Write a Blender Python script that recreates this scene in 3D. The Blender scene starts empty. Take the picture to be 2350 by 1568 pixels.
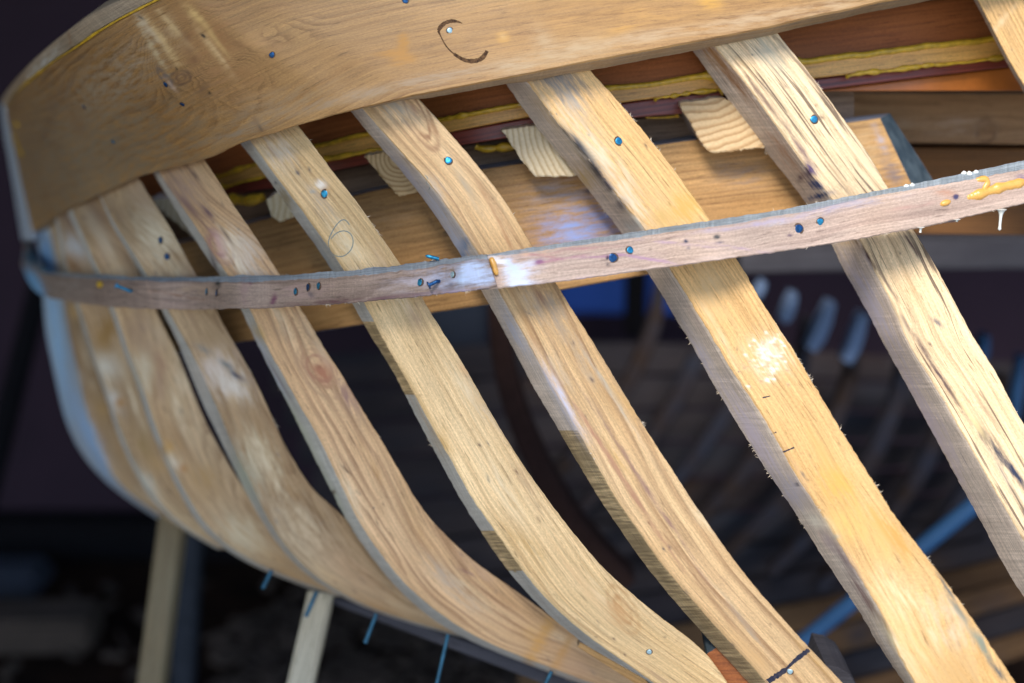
import bpy, math, random
import numpy as np
from mathutils import Vector
from mathutils.bvhtree import BVHTree
random.seed(7); RNG = np.random.default_rng(7)
C = bpy.context.scene.collection
S = bpy.context.scene

# ------------------------------------------------------------------ camera
PITCH = math.radians(15.0)
CAM = np.array([0.0, 0.0, 1.35])
RT = np.array([1.0, 0, 0])
FW = np.array([0, math.cos(PITCH), -math.sin(PITCH)])
UP = np.array([0, math.sin(PITCH), math.cos(PITCH)])
K = 0.72 / 2350.0
cd = bpy.data.cameras.new("camera"); cam = bpy.data.objects.new("camera", cd); C.objects.link(cam)
cam.location = CAM; cam.rotation_euler = (math.pi/2 - PITCH, 0, 0)
cd.lens = 50; cd.sensor_width = 36; cd.clip_start = 0.02; cd.clip_end = 200
cd.dof.use_dof = True; cd.dof.focus_distance = 1.18; cd.dof.aperture_fstop = 2.1
cd.dof.aperture_blades = 9
S.camera = cam

def P(X, Y, d):
    X = np.asarray(X, float); Y = np.asarray(Y, float); d = np.asarray(d, float)
    X, Y, d = np.broadcast_arrays(X, Y, d)
    return CAM + ((X-1175)*K*d)[..., None]*RT + (-(Y-784)*K*d)[..., None]*UP + d[..., None]*FW

def proj(p):
    q = p - CAM
    d = q @ FW
    return (q @ RT)/(d*K)+1175, 784-(q @ UP)/(d*K)

def on_floor(X, Y, z=0.0):
    r = P(X, Y, 1.0) - CAM
    t = (z - CAM[2]) / r[2]
    return CAM + r*t

# ------------------------------------------------------------------ object helpers
def thing(name, label, cat, loc=(0, 0, 0), group=None):
    o = bpy.data.objects.new(name, None); C.objects.link(o)
    o.location = loc; o["label"] = label; o["category"] = cat
    if group: o["group"] = group
    return o

def tag(o, label=None, cat=None, group=None, kind=None):
    for k, v in (("label", label), ("category", cat), ("group", group), ("kind", kind)):
        if v: o[k] = v
    return o

def link(name, verts, faces, mats, parent=None, midx=None, smooth=True, sharp=35):
    me = bpy.data.meshes.new(name)
    base = np.array(parent_loc(parent)) if parent is not None else np.zeros(3)
    v = np.asarray(verts, float) - base
    me.from_pydata(v.tolist(), [], faces)
    for m in mats: me.materials.append(m)
    if midx is not None: me.polygons.foreach_set("material_index", np.asarray(midx, np.int32))
    if smooth:
        me.polygons.foreach_set("use_smooth", np.ones(len(me.polygons), bool))
        me.set_sharp_from_angle(angle=math.radians(sharp))
    me.update()
    o = bpy.data.objects.new(name, me); C.objects.link(o)
    if parent is not None: o.parent = parent
    return o

def parent_loc(p):
    loc = np.zeros(3)
    while p is not None:
        loc = loc + np.array(p.location); p = p.parent
    return loc

def gsm(a, s):
    if s < .5: return a
    n = int(3*s)+1
    k = np.exp(-0.5*(np.arange(-n, n+1)/s)**2); k /= k.sum()
    lo = a[0] + (a[0]-a[1])*np.arange(n, 0, -1)
    hi = a[-1] + (a[-1]-a[-2])*np.arange(1, n+1)
    return np.convolve(np.concatenate([lo, a, hi]), k, "valid")

def curve(pts, q, s=14, axis=1):
    """traced outline as a smooth function of one picture coordinate"""
    pts = sorted(pts, key=lambda p: p[axis])
    t = np.array([p[axis] for p in pts], float); f = np.array([p[1-axis] for p in pts], float)
    g = np.arange(t[0], t[-1]+.1, 3.0)
    v = gsm(np.interp(g, t, f), s/3.0)
    q = np.asarray(q, float)
    out = np.interp(q, g, v)
    lo = q < g[0]; hi = q > g[-1]
    k = min(6, len(g)-1)
    out = np.where(lo, v[0] + (q-g[0])*(v[k]-v[0])/(g[k]-g[0]), out)
    out = np.where(hi, v[-1] + (q-g[-1])*(v[-1]-v[-1-k])/(g[-1]-g[-1-k]), out)
    return out

def noise1(n, s, amp):
    a = RNG.normal(size=n); a = gsm(a, s); a /= (a.std()+1e-9)
    return a*amp

# ------------------------------------------------------------------ node materials
class NT:
    def __init__(self, name):
        self.m = bpy.data.materials.new(name); self.m.use_nodes = True
        self.t = self.m.node_tree; self.n = self.t.nodes; self.l = self.t.links
        self.b = self.n["Principled BSDF"]
    def new(self, ty, **kw):
        x = self.n.new(ty)
        for k, v in kw.items(): setattr(x, k, v)
        return x
    def put(self, sock, v):
        if isinstance(v, bpy.types.NodeSocket): self.l.new(v, sock)
        elif isinstance(v, (tuple, list)) and len(v) == 3 and sock.type == "RGBA": sock.default_value = (*v, 1)
        else: sock.default_value = v
    def math(self, op, a, b=0.0, c=0.0, clamp=False):
        x = self.new("ShaderNodeMath", operation=op, use_clamp=clamp)
        self.put(x.inputs[0], a); self.put(x.inputs[1], b)
        if op in ("MULTIPLY_ADD", "WRAP", "SMOOTH_MIN"): self.put(x.inputs[2], c)
        return x.outputs[0]
    def mapr(self, v, a, b, c=0.0, d=1.0, smooth=False):
        x = self.new("ShaderNodeMapRange"); x.interpolation_type = "SMOOTHSTEP" if smooth else "LINEAR"
        self.put(x.inputs[0], v)
        for i, q in zip((1, 2, 3, 4), (a, b, c, d)): self.put(x.inputs[i], q)
        return x.outputs[0]
    def mix(self, f, a, b, mode="MIX"):
        x = self.new("ShaderNodeMix", data_type="RGBA", blend_type=mode)
        self.put(x.inputs[0], f); self.put(x.inputs[6], a); self.put(x.inputs[7], b)
        return x.outputs[2]
    def uv(self, sx, sy, off=(0, 0)):
        u = self.new("ShaderNodeUVMap", uv_map="UVMap")
        m = self.new("ShaderNodeVectorMath", operation="MULTIPLY_ADD")
        self.l.new(u.outputs[0], m.inputs[0]); m.inputs[1].default_value = (sx, sy, 1); m.inputs[2].default_value = (*off, 0)
        return m.outputs[0]
    def noise(self, vec, detail=2.0, rough=.5, scale=1.0):
        x = self.new("ShaderNodeTexNoise"); x.inputs["Scale"].default_value = scale
        x.inputs["Detail"].default_value = detail; x.inputs["Roughness"].default_value = rough
        if vec is not None: self.l.new(vec, x.inputs["Vector"])
        return x.outputs[0]
    def bump(self, h, strength, dist=.001):
        x = self.new("ShaderNodeBump"); x.inputs["Strength"].default_value = strength
        x.inputs["Distance"].default_value = dist; self.l.new(h, x.inputs["Height"])
        self.l.new(x.outputs[0], self.b.inputs["Normal"])

def wood(name, light, dark, line, dens=160, amp=1.6, contrast=.55, fiber=.36, blotch=.3, streak=0.0,
         streak_col=(.06, .03, .03), rough=.62, saw=0.0, bump=.5, wave=(2.2, 9.0), spec=.3, pores=.55):
    t = NT(name)
    sep = t.new("ShaderNodeSeparateXYZ"); u = t.new("ShaderNodeUVMap", uv_map="UVMap"); t.l.new(u.outputs[0], sep.inputs[0])
    n1 = t.noise(t.uv(wave[0], wave[1]), 2.5, .55)
    n1b = t.noise(t.uv(2.5, 70, (3, 7)), 2, .5)
    r = t.math("MULTIPLY_ADD", sep.outputs[1], float(dens), t.math("MULTIPLY", n1, amp*4))
    r = t.math("MULTIPLY_ADD", n1b, 1.3, r)
    ba = t.new("ShaderNodeAttribute", attribute_name="burl")
    bn = t.math("ADD", t.noise(t.uv(24, 34, (2, 6)), 2.5, .5), t.math("MULTIPLY", t.noise(t.uv(70, 90, (2, 6)), 1.5, .5), .25))
    r = t.math("MULTIPLY_ADD", t.math("MULTIPLY", ba.outputs["Fac"], bn), 16.0, r)
    fr = t.math("FRACT", r)
    rise = t.mapr(fr, .25, .92, 0, 1, True)
    fall = t.mapr(fr, .92, 1.0, 1, 0, True)
    ring = t.math("MULTIPLY", rise, fall)
    mod = t.mapr(t.noise(t.uv(3, 60, (9, 1)), 3), .34, .66, .05, 1.0)
    ring = t.math("MULTIPLY", ring, mod)
    bl = t.noise(t.uv(5, 16, (5, 5)), 3, .6)
    fi = t.noise(t.uv(13, 430, (1, 2)), 4, .7)
    col = t.mix(t.mapr(bl, .3, .72, 0, 1), light, dark)
    col = t.mix(t.math("MULTIPLY", ring, contrast), col, line)
    po = t.noise(t.uv(38, 420, (4, 9)), 2, .6)
    pf = t.math("MULTIPLY", t.mapr(po, .60, .70, 0, 1, True), pores)
    col = t.mix(pf, col, tuple(c*.45 for c in line))
    g = t.mapr(fi, .25, .75, 1-fiber, 1+fiber)
    cc = t.new("ShaderNodeCombineColor"); [t.l.new(g, cc.inputs[i]) for i in range(3)]
    col = t.mix(1.0, col, cc.outputs[0], "MULTIPLY")
    g2 = t.mapr(t.noise(t.uv(2.2, 5, (8, 3)), 3, .6), .3, .7, 1-blotch, 1+blotch*.5)
    c2 = t.new("ShaderNodeCombineColor"); [t.l.new(g2, c2.inputs[i]) for i in range(3)]
    col = t.mix(1.0, col, c2.outputs[0], "MULTIPLY")
    if streak > 0:
        s = t.noise(t.uv(7, 210, (2, 2)), 3, .6)
        s2 = t.noise(t.uv(4, 20, (6, 2)), 2, .5)
        sf = t.math("MULTIPLY", t.mapr(s, .56, .62, 0, 1, True), t.mapr(s2, .40, .52, 0, streak, True))
        col = t.mix(sf, col, streak_col)
    sp = t.noise(t.uv(420, 700, (6, 6)), 2, .7)
    g4 = t.mapr(sp, .25, .75, .78, 1.2)
    c4 = t.new("ShaderNodeCombineColor"); [t.l.new(g4, c4.inputs[i]) for i in range(3)]
    col = t.mix(1.0, col, c4.outputs[0], "MULTIPLY")
    h = t.math("ADD", t.math("MULTIPLY", fi, .35), t.math("MULTIPLY", ring, -.12))
    if saw > 0:
        sw = t.noise(t.uv(420, 14, (7, 7)), 2, .6)
        sw2 = t.noise(t.uv(90, 4, (1, 7)), 2, .6)
        sa = t.math("MULTIPLY", t.mapr(sw, .35, .65, 0, 1), t.mapr(sw2, .35, .6, 0.15, 1))
        gs = t.mapr(sa, 0, 1, 1-.5*saw, 1+.22*saw)
        c3 = t.new("ShaderNodeCombineColor"); [t.l.new(gs, c3.inputs[i]) for i in range(3)]
        col = t.mix(1.0, col, c3.outputs[0], "MULTIPLY")
        h = t.math("MULTIPLY_ADD", sa, 1.5*saw, h)
    at = t.new("ShaderNodeAttribute", attribute_name="paint")
    pn = t.noise(t.uv(38, 190, (3, 3)), 4, .7)
    al = at.outputs["Alpha"]
    pa = t.math("MULTIPLY", al, t.math("SUBTRACT", 1.12, al))
    pa = t.math("MULTIPLY_ADD", pa, t.mapr(pn, .3, .7, -2.2, 2.2), al, clamp=True)
    col = t.mix(pa, col, at.outputs["Color"])
    t.l.new(col, t.b.inputs["Base Color"])
    t.put(t.b.inputs["Roughness"], t.mapr(fi, .2, .8, rough-.1, rough+.12))
    t.b.inputs["Specular IOR Level"].default_value = spec
    t.bump(h, bump*.8, .0006)
    return t.m

def endgrain(name, light, line, cx, cz, dens):
    t = NT(name)
    sep = t.new("ShaderNodeSeparateXYZ"); u = t.new("ShaderNodeUVMap", uv_map="UVMap"); t.l.new(u.outputs[0], sep.inputs[0])
    dx = t.math("SUBTRACT", sep.outputs[0], cx); dy = t.math("SUBTRACT", sep.outputs[1], cz)
    r = t.math("SQRT", t.math("ADD", t.math("MULTIPLY", dx, dx), t.math("MULTIPLY", dy, dy)))
    r = t.math("MULTIPLY_ADD", r, dens, t.math("MULTIPLY", t.noise(t.uv(30, 30), 2), 1.5))
    fr = t.math("FRACT", r)
    ring = t.math("MULTIPLY", t.mapr(fr, .3, .8, 0, 1, True), t.mapr(fr, .85, 1, 1, 0, True))
    n = t.noise(t.uv(380, 380), 3, .6)
    col = t.mix(t.math("MULTIPLY", ring, .9), light, line)
    g = t.mapr(n, .25, .75, .86, 1.1)
    cc = t.new("ShaderNodeCombineColor"); [t.l.new(g, cc.inputs[i]) for i in range(3)]
    col = t.mix(1.0, col, cc.outputs[0], "MULTIPLY")
    t.l.new(col, t.b.inputs["Base Color"]); t.b.inputs["Roughness"].default_value = .8
    t.bump(t.math("ADD", n, t.math("MULTIPLY", ring, .7)), .25, .0008)
    return t.m

def plain(name, col, rough=.6, metal=0.0, vary=.25, scale=60, spec=.5, bump=.2, col2=None, emit=None):
    t = NT(name)
    tc = t.new("ShaderNodeTexCoord")
    n = t.noise(tc.outputs["Object"], 4, .6, scale)
    c2 = col2 or tuple(c*(1-vary) for c in col)
    c = t.mix(t.mapr(n, .35, .65, 0, 1), col, c2)
    t.l.new(c, t.b.inputs["Base Color"])
    t.b.inputs["Roughness"].default_value = rough; t.b.inputs["Metallic"].default_value = metal
    t.b.inputs["Specular IOR Level"].default_value = spec
    t.bump(n, bump, .001)
    return t.m

M = {}
# pale sawn ribs
M["rib"] = wood("pale_rib_wood", (.79, .60, .35), (.67, .47, .235), (.38, .22, .09), dens=120, contrast=.55)
M["rib_pink"] = wood("pinkish_rib_wood", (.70, .49, .29), (.54, .335, .17), (.27, .14, .075), dens=95, contrast=.8, amp=2.4, wave=(3, 8))
M["rib_broad"] = wood("broad_streak_rib_wood", (.77, .55, .31), (.58, .365, .17), (.28, .145, .07), dens=75, contrast=.75, amp=1.3, wave=(1.4, 5), pores=.3)
M["rib_gold"] = wood("golden_rib_wood", (.79, .53, .25), (.63, .37, .135), (.38, .19, .06), dens=190, contrast=.42, blotch=.25)
M["rib_dash"] = wood("dark_flecked_rib_wood", (.78, .61, .39), (.65, .48, .28), (.36, .22, .11), dens=85, contrast=.55, streak=.8,
                     streak_col=(.045, .022, .022), wave=(1.6, 6))
M["rib_grey"] = wood("dull_rib_wood", (.56, .41, .25), (.38, .245, .125), (.23, .13, .06), dens=60, contrast=.6, amp=2.8, wave=(3.4, 9), blotch=.4)
M["side"] = wood("sawn_rib_edge", (.80, .70, .60), (.70, .59, .50), (.52, .40, .33), dens=260, contrast=.35, saw=.35, rough=.75)
M["side_saw"] = wood("bandsawn_rib_edge", (.68, .52, .30), (.54, .39, .20), (.36, .23, .11), dens=200, contrast=.3, saw=1.0, rough=.8, bump=.9)
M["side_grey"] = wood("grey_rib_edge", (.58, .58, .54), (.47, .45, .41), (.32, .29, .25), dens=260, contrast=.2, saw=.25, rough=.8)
M["stern"] = wood("sky_sheen_stern_wood", (.48, .56, .66), (.43, .50, .59), (.34, .40, .48), dens=150, contrast=.2, rough=.4, spec=.6)  # blue skylight sheen of the stern put into the base colour
M["end"] = wood("cut_end_wood", (.45, .34, .22), (.36, .25, .15), (.22, .14, .08), dens=300, contrast=.5, rough=.85)
M["fuzz"] = plain("torn_wood_fibres", (.68, .58, .45), .8, vary=.2)
M["plank"] = wood("broad_oak_plank", (.40, .235, .090), (.315, .165, .052), (.125, .05, .014), dens=105, contrast=.6, amp=1.25, wave=(3.4, 8), blotch=.22,
                  rough=.46, spec=.5, bump=.5, pores=.45, fiber=.34)
M["cap"] = wood("grey_cap_wood", (.42, .33, .23), (.34, .25, .16), (.22, .14, .08), dens=120, contrast=.4, saw=.3)
M["batten"] = wood("pinkish_batten_wood", (.56, .43, .35), (.46, .345, .285), (.28, .18, .145), dens=70, contrast=.5, amp=1.4, wave=(2, 12), blotch=.2, bump=.7)
M["batten_old"] = wood("weathered_batten_wood", (.37, .28, .225), (.27, .19, .15), (.12, .075, .06), dens=60, contrast=.55, amp=2.0, wave=(3, 9), saw=.25, bump=.9)
M["batten_top"] = wood("sky_tinted_batten_top", (.40, .47, .52), (.31, .37, .42), (.18, .22, .26), dens=200, contrast=.25, saw=.5, rough=.85, bump=1.0)  # cool skylight on the upper face put into its colour
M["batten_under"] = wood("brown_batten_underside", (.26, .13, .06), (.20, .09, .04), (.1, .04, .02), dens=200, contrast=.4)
M["clamp"] = wood("brown_clamp_plank", (.54, .33, .14), (.43, .24, .09), (.21, .10, .035), dens=150, contrast=.55, amp=1.0, wave=(1.6, 8), pores=.5)
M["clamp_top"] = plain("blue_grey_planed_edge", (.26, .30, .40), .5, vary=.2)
M["clamp_end"] = plain("blue_black_painted_end", (.035, .06, .085), .55, col2=(.09, .13, .16), scale=70, bump=.8)
M["red"] = wood("red_brown_stringer", (.43, .15, .045), (.32, .10, .03), (.18, .05, .018), dens=190, contrast=.45, rough=.5, pores=.45)
M["ochre"] = wood("ochre_stringer", (.72, .42, .12), (.60, .31, .07), (.38, .17, .045), dens=70, contrast=.4, amp=2.0, rough=.4, spec=.6)
M["maroon"] = wood("layered_maroon_edge", (.24, .05, .03), (.15, .028, .02), (.06, .012, .01), dens=230, contrast=.9, amp=.3, rough=.4, spec=.6, pores=.1)
M["orange"] = plain("varnished_orange_board", (.50, .16, .03), .3, vary=.2, spec=.6)
M["grey_plank"] = wood("grey_brown_inner_plank", (.36, .25, .18), (.25, .17, .12), (.12, .07, .05), dens=150, contrast=.6)
M["beam"] = wood("knotted_beam_wood", (.50, .29, .14), (.38, .20, .085), (.18, .08, .03), dens=95, contrast=.6, amp=1.3)
M["beam_dark"] = wood("dark_grained_beam", (.24, .11, .035), (.17, .075, .022), (.04, .015, .006), dens=330, contrast=.95, amp=.7, pores=.2)
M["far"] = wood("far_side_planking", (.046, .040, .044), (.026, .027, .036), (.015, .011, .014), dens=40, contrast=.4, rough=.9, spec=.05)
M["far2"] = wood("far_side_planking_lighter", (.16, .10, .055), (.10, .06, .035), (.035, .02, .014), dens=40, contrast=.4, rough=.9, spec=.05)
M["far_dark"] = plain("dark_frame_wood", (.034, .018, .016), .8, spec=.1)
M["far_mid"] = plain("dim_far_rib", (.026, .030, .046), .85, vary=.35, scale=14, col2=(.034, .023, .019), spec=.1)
M["far_pale"] = plain("far_rib_light_gap", (.17, .25, .42), .8, vary=.1, scale=8, spec=.1)  # bluish tone stands for light through gaps between far ribs
M["glue"] = plain("yellow_glue", (.70, .43, .025), .4, vary=.4, scale=150, spec=.7, bump=.5)
M["glue_or"] = plain("orange_glue", (.78, .42, .09), .3, vary=.15, scale=150, spec=.7)
M["glue_wh"] = plain("white_glue", (.80, .84, .80), .25, vary=.06, spec=.7)
M["nail"] = plain("blued_nail_steel", (.04, .34, .60), .38, metal=.75, vary=.55, scale=300)
M["nail_keel"] = plain("dull_blue_keel_nail", (.03, .13, .22), .5, metal=.5, vary=.4, scale=100)
M["nail_dark"] = plain("dark_blue_nail_steel", (.018, .10, .28), .35, metal=.7, vary=.5, scale=300)
M["nail_pale"] = plain("bright_zinc_nail", (.45, .66, .75), .35, metal=.6, vary=.2, scale=300)
M["seat"] = plain("dark_rim_round_nail", (.14, .09, .06), .9, vary=.5, scale=900)
M["hole"] = plain("dark_nail_hole", (.012, .01, .012), .8)
M["pencil"] = plain("grey_pencil_line", (.14, .25, .30), .7, vary=.3, scale=700)
M["char"] = plain("black_marker_ring", (.045, .026, .018), .95, col2=(.16, .09, .045), scale=420, spec=.1)
M["ink"] = plain("blue_black_ink", (.012, .02, .05), .9, col2=(.06, .055, .07), scale=400, spec=.1)
M["slab"] = plain("pale_bounce_slab", (.47, .48, .50), .9, vary=.15, scale=3)
M["wall"] = plain("dark_shed_wall", (.040, .026, .040), .9, vary=.3, scale=1.6, col2=(.028, .020, .030), spec=.05)
M["floor"] = plain("dark_earth_floor", (.034, .020, .014), .95, vary=.4, scale=7, col2=(.014, .009, .008), bump=.8, spec=.05)
M["prop"] = wood("prop_post_wood", (.22, .19, .12), (.17, .13, .07), (.16, .11, .06), dens=60, contrast=.4)
M["prop_grey"] = plain("grey_prop_post", (.03, .036, .048), .9, spec=.1)
M["prop_pale"] = wood("pale_prop_post_wood", (.58, .54, .42), (.50, .45, .33), (.38, .31, .2), dens=60, contrast=.3)
M["grey_wood"] = wood("weathered_grey_wood", (.075, .075, .09), (.05, .05, .062), (.03, .03, .04), dens=110, contrast=.4, spec=.1, rough=.8)
M["blue"] = plain("bright_blue_sheet", (.010, .07, .38), .7, vary=.15, scale=3)
M["blue_pipe"] = plain("blue_painted_pipe", (.012, .075, .20), .7, vary=.2, scale=9)
M["grey_board"] = plain("grey_blue_board", (.05, .06, .085), .9, scale=4, spec=.1)
M["pole"] = plain("black_pole", (.008, .008, .010), .9, spec=.05)
M["roof"] = plain("dark_shade_sheet", (.05, .05, .055), .8, scale=3)
M["chip"] = plain("pale_wood_chips", (.085, .062, .050), .9, vary=.5, scale=6)

# ------------------------------------------------------------------ swept four-cornered timber
def apply_paint(px, py, paints):
    n = len(px); col = np.zeros((n, 4)); col[:, :3] = .5
    for b in paints:
        X, Y, rx, ry, ang, c, a = b[:7]; pw = b[7] if len(b) > 7 else 1.0
        th = math.radians(ang); dx = px-X; dy = py-Y
        u = (dx*math.cos(th)+dy*math.sin(th))/rx; v = (-dx*math.sin(th)+dy*math.cos(th))/ry
        w = a*np.exp(-(u*u+v*v)**pw) if pw > 0 else a*np.exp(-((np.sqrt(u*u+v*v)-1)/-pw)**2)
        A = col[:, 3]; out = w + A*(1-w)
        k = np.where(out > 1e-5, w/np.maximum(out, 1e-5), 0)[:, None]
        col[:, :3] = col[:, :3]*(1-k) + np.array(c)*k
        col[:, 3] = out
    return col

def sweep(name, A, B, Cc, D, mats, parent, nf=20, ns=6, cham=.0012, jit=0.0, fuzz=0, knots=(), paints=(), caps=True, matsel=None, flen=.0035, burls=()):
    """one timber through four corner rails; front face A-B, mats = (front, edge, end, fibre)"""
    cor = [A, B, Cc, D]; N = len(A)
    mid = (A+B)/2
    seg = np.linalg.norm(np.diff(mid, axis=0), axis=1); u = np.concatenate([[0], np.cumsum(seg)])
    lat = B-A; lat /= np.linalg.norm(lat, axis=1)[:, None]
    step = max(u[-1]/N, 1e-5)
    jn = [noise1(N, max(.018/step, 1), jit*.45) + noise1(N, .8, jit*.26) for _ in range(4)]
    rings, vs, eids = [], [], []
    counts = [nf, ns, 2, ns]
    voff = 0
    lens = [np.linalg.norm(cor[(e+1) % 4]-cor[e], axis=1) for e in range(4)]
    for e in range(4):
        a, b = cor[e], cor[(e+1) % 4]; L = np.maximum(lens[e], 1e-6)
        r = np.minimum(cham/L, .3)
        for k in range(counts[e]+1):
            t = r + (1-2*r)*k/counts[e]
            p = a + (b-a)*t[:, None]
            if jit > 0:
                if k == 0: p = p + lat*jn[e][:, None]
                if k == counts[e]: p = p + lat*jn[(e+1) % 4][:, None]
            rings.append(p)
            vs.append(voff + t*L if e < 3 else -(1-t)*L)
            eids.append(e)
        voff = voff + L
    R = len(rings)
    V = np.stack(rings, 1); VV = np.stack(vs, 1)          # N,R,3 / N,R
    UU = np.repeat(u[:, None], R, 1)
    G = VV.copy()
    px, py = proj(V.reshape(-1, 3)); px = px.reshape(N, R); py = py.reshape(N, R)
    fr = np.array(eids) == 0
    for (kx, ky, su, sv, a) in knots:
        dd = (px-kx)**2+(py-ky)**2; dd[:, ~fr] = 1e9
        i, j = np.unravel_index(np.argmin(dd), dd.shape)
        du = UU-UU[i, j]; dv = VV-VV[i, j]
        G = G - a*(G-G[i, j])*np.exp(-(du/su)**2-(dv/sv)**2)
    su, sv = random.uniform(0, 40), random.uniform(0, 9)
    verts = V.reshape(-1, 3)
    idx = np.arange(N*R).reshape(N, R)
    i0 = idx[:-1, :]; i1 = idx[1:, :]
    nx0 = np.roll(i0, -1, 1); nx1 = np.roll(i1, -1, 1)
    F = np.stack([i0, nx0, nx1, i1], -1).reshape(-1, 4)
    mi = np.zeros((N-1, R), int)
    eid = np.array(eids); last = np.roll(eid, -1) != eid
    mi[:, (eid == 1)] = 1; mi[:, (eid == 2)] = 1; mi[:, (eid == 3)] = 1
    mi[:, (eid == 3) & last] = 0
    if matsel is not None: mi = matsel(mi, eid, px[:-1], py[:-1], u[:-1])
    faces = F[:, ::-1].tolist(); mil = mi.reshape(-1).tolist()
    if caps:
        faces.append(idx[0, :].tolist()); faces.append(idx[-1, ::-1].tolist()); mil += [2, 2]
    uu = (UU+su).reshape(-1); gg = (G+sv).reshape(-1)
    pcol = apply_paint(px.reshape(-1), py.reshape(-1), paints)
    if fuzz:
        # torn fibres standing off the sawn edges
        ev = []; ef = []; base = len(verts)
        nrm = np.cross(np.gradient(mid, axis=0), lat); nrm /= np.linalg.norm(nrm, axis=1)[:, None]+1e-9
        tang = np.gradient(mid, axis=0); tang /= np.linalg.norm(tang, axis=1)[:, None]+1e-9
        cl_ = [(random.choice([0, 1, 1, 3, 3]), random.randint(6, N-7)) for _ in range(max(fuzz//14, 3))]
        for _ in range(int(fuzz*1.0)):
            c, i = random.choice(cl_)
            i = min(max(i+int(random.gauss(0, 2.2)), 1), N-2)
            if random.random() < .15: c = random.choice([1, 3]); i = random.randint(1, N-2)
            sgn = 1 if c in (1, 2) else -1
            o = cor[c][i] + lat[i]*(jn[c][i]-sgn*.0008)
            Lf = random.uniform(.35, 1.0)**2*flen*(1.15 if c in (1, 3) else .7)
            dirv = lat[i]*sgn*random.uniform(.3, 1)+tang[i]*random.uniform(-1, 1)+nrm[i]*random.uniform(-.5, .5)
            dirv /= np.linalg.norm(dirv)
            w = tang[i]*random.uniform(.00015, .0004)
            bend = tang[i]*random.uniform(-.4, .4)*Lf
            q = len(ev)
            ev += [o-w, o+w, o+dirv*Lf*.5+w*.7, o+dirv*Lf*.5-w*.7, o+dirv*Lf+bend]
            ef += [[base+q, base+q+1, base+q+2, base+q+3], [base+q+3, base+q+2, base+q+4]]
        verts = np.concatenate([verts, np.array(ev)]); faces += ef; mil += [3]*len(ef)
        k = len(ev); uu = np.concatenate([uu, RNG.random(k)]); gg = np.concatenate([gg, RNG.random(k)])
        pcol = np.concatenate([pcol, np.zeros((k, 4))])
    mats = list(mats)
    while len(mats) < 3: mats.append(M["end"])
    if len(mats) < 4: mats.append(M["fuzz"])
    o = link(name, verts, faces, mats, parent, mil)
    me = o.data
    uvl = me.uv_layers.new(name="UVMap")
    li = np.zeros(len(me.loops), np.int32); me.loops.foreach_get("vertex_index", li)
    uvl.data.foreach_set("uv", np.stack([uu[li], gg[li]], 1).astype(np.float32).ravel())
    at = me.attributes.new("paint", "FLOAT_COLOR", "POINT")
    at.data.foreach_set("color", pcol.astype(np.float32).ravel())
    if burls:
        bw = apply_paint(px.reshape(-1), py.reshape(-1), [(b[0], b[1], b[2], b[3], b[4], (0, 0, 0), b[5]) for b in burls])[:, 3]
        bw = np.concatenate([bw, np.zeros(len(pcol)-len(bw))])
        ab = me.attributes.new("burl", "FLOAT", "POINT"); ab.data.foreach_set("value", bw.astype(np.float32))
    return o

def bvh(o):
    base = parent_loc(o.parent) + np.array(o.location)
    vs = [Vector(np.array(v.co)+base) for v in o.data.vertices]
    return BVHTree.FromPolygons(vs, [tuple(p.vertices) for p in o.data.polygons if len(p.vertices) < 9])

_b = {}
def hit(o, X, Y):
    if o.name not in _b: _b[o.name] = bvh(o)
    r = Vector(P(X, Y, 1.0)-CAM).normalized()
    loc, nrm, i, dist = _b[o.name].ray_cast(Vector(CAM), r, 10)
    if loc is None:
        loc, nrm, i, dist = _b[o.name].find_nearest(Vector(P(X, Y, 1.2)))
    loc = np.array(loc); nrm = np.array(nrm)
    if nrm @ (CAM-loc) < 0: nrm = -nrm
    return loc, nrm

def tube(name, pts, rad, mat, parent=None, seg=10, flat=None):
    pts = np.asarray(pts, float); rad = np.broadcast_to(np.asarray(rad, float), (len(pts),)).copy()
    T = np.gradient(pts, axis=0); T /= np.linalg.norm(T, axis=1)[:, None]+1e-12
    ref = np.array([.13, -1.0, .21]); V = []
    for p, t, r in zip(pts, T, rad):
        a = np.cross(t, ref); a /= np.linalg.norm(a)+1e-9; b = np.cross(t, a)
        for k in range(seg):
            th = 2*math.pi*k/seg
            V.append(p + (a*math.cos(th)+b*math.sin(th))*r)
    n = len(pts); F = []
    for i in range(n-1):
        for k in range(seg):
            F.append([i*seg+k, (i+1)*seg+k, (i+1)*seg+(k+1) % seg, i*seg+(k+1) % seg])
    F.append(list(range(seg))); F.append([(n-1)*seg+k for k in range(seg)][::-1])
    return link(name, V, F, [mat], parent, sharp=60)

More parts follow.
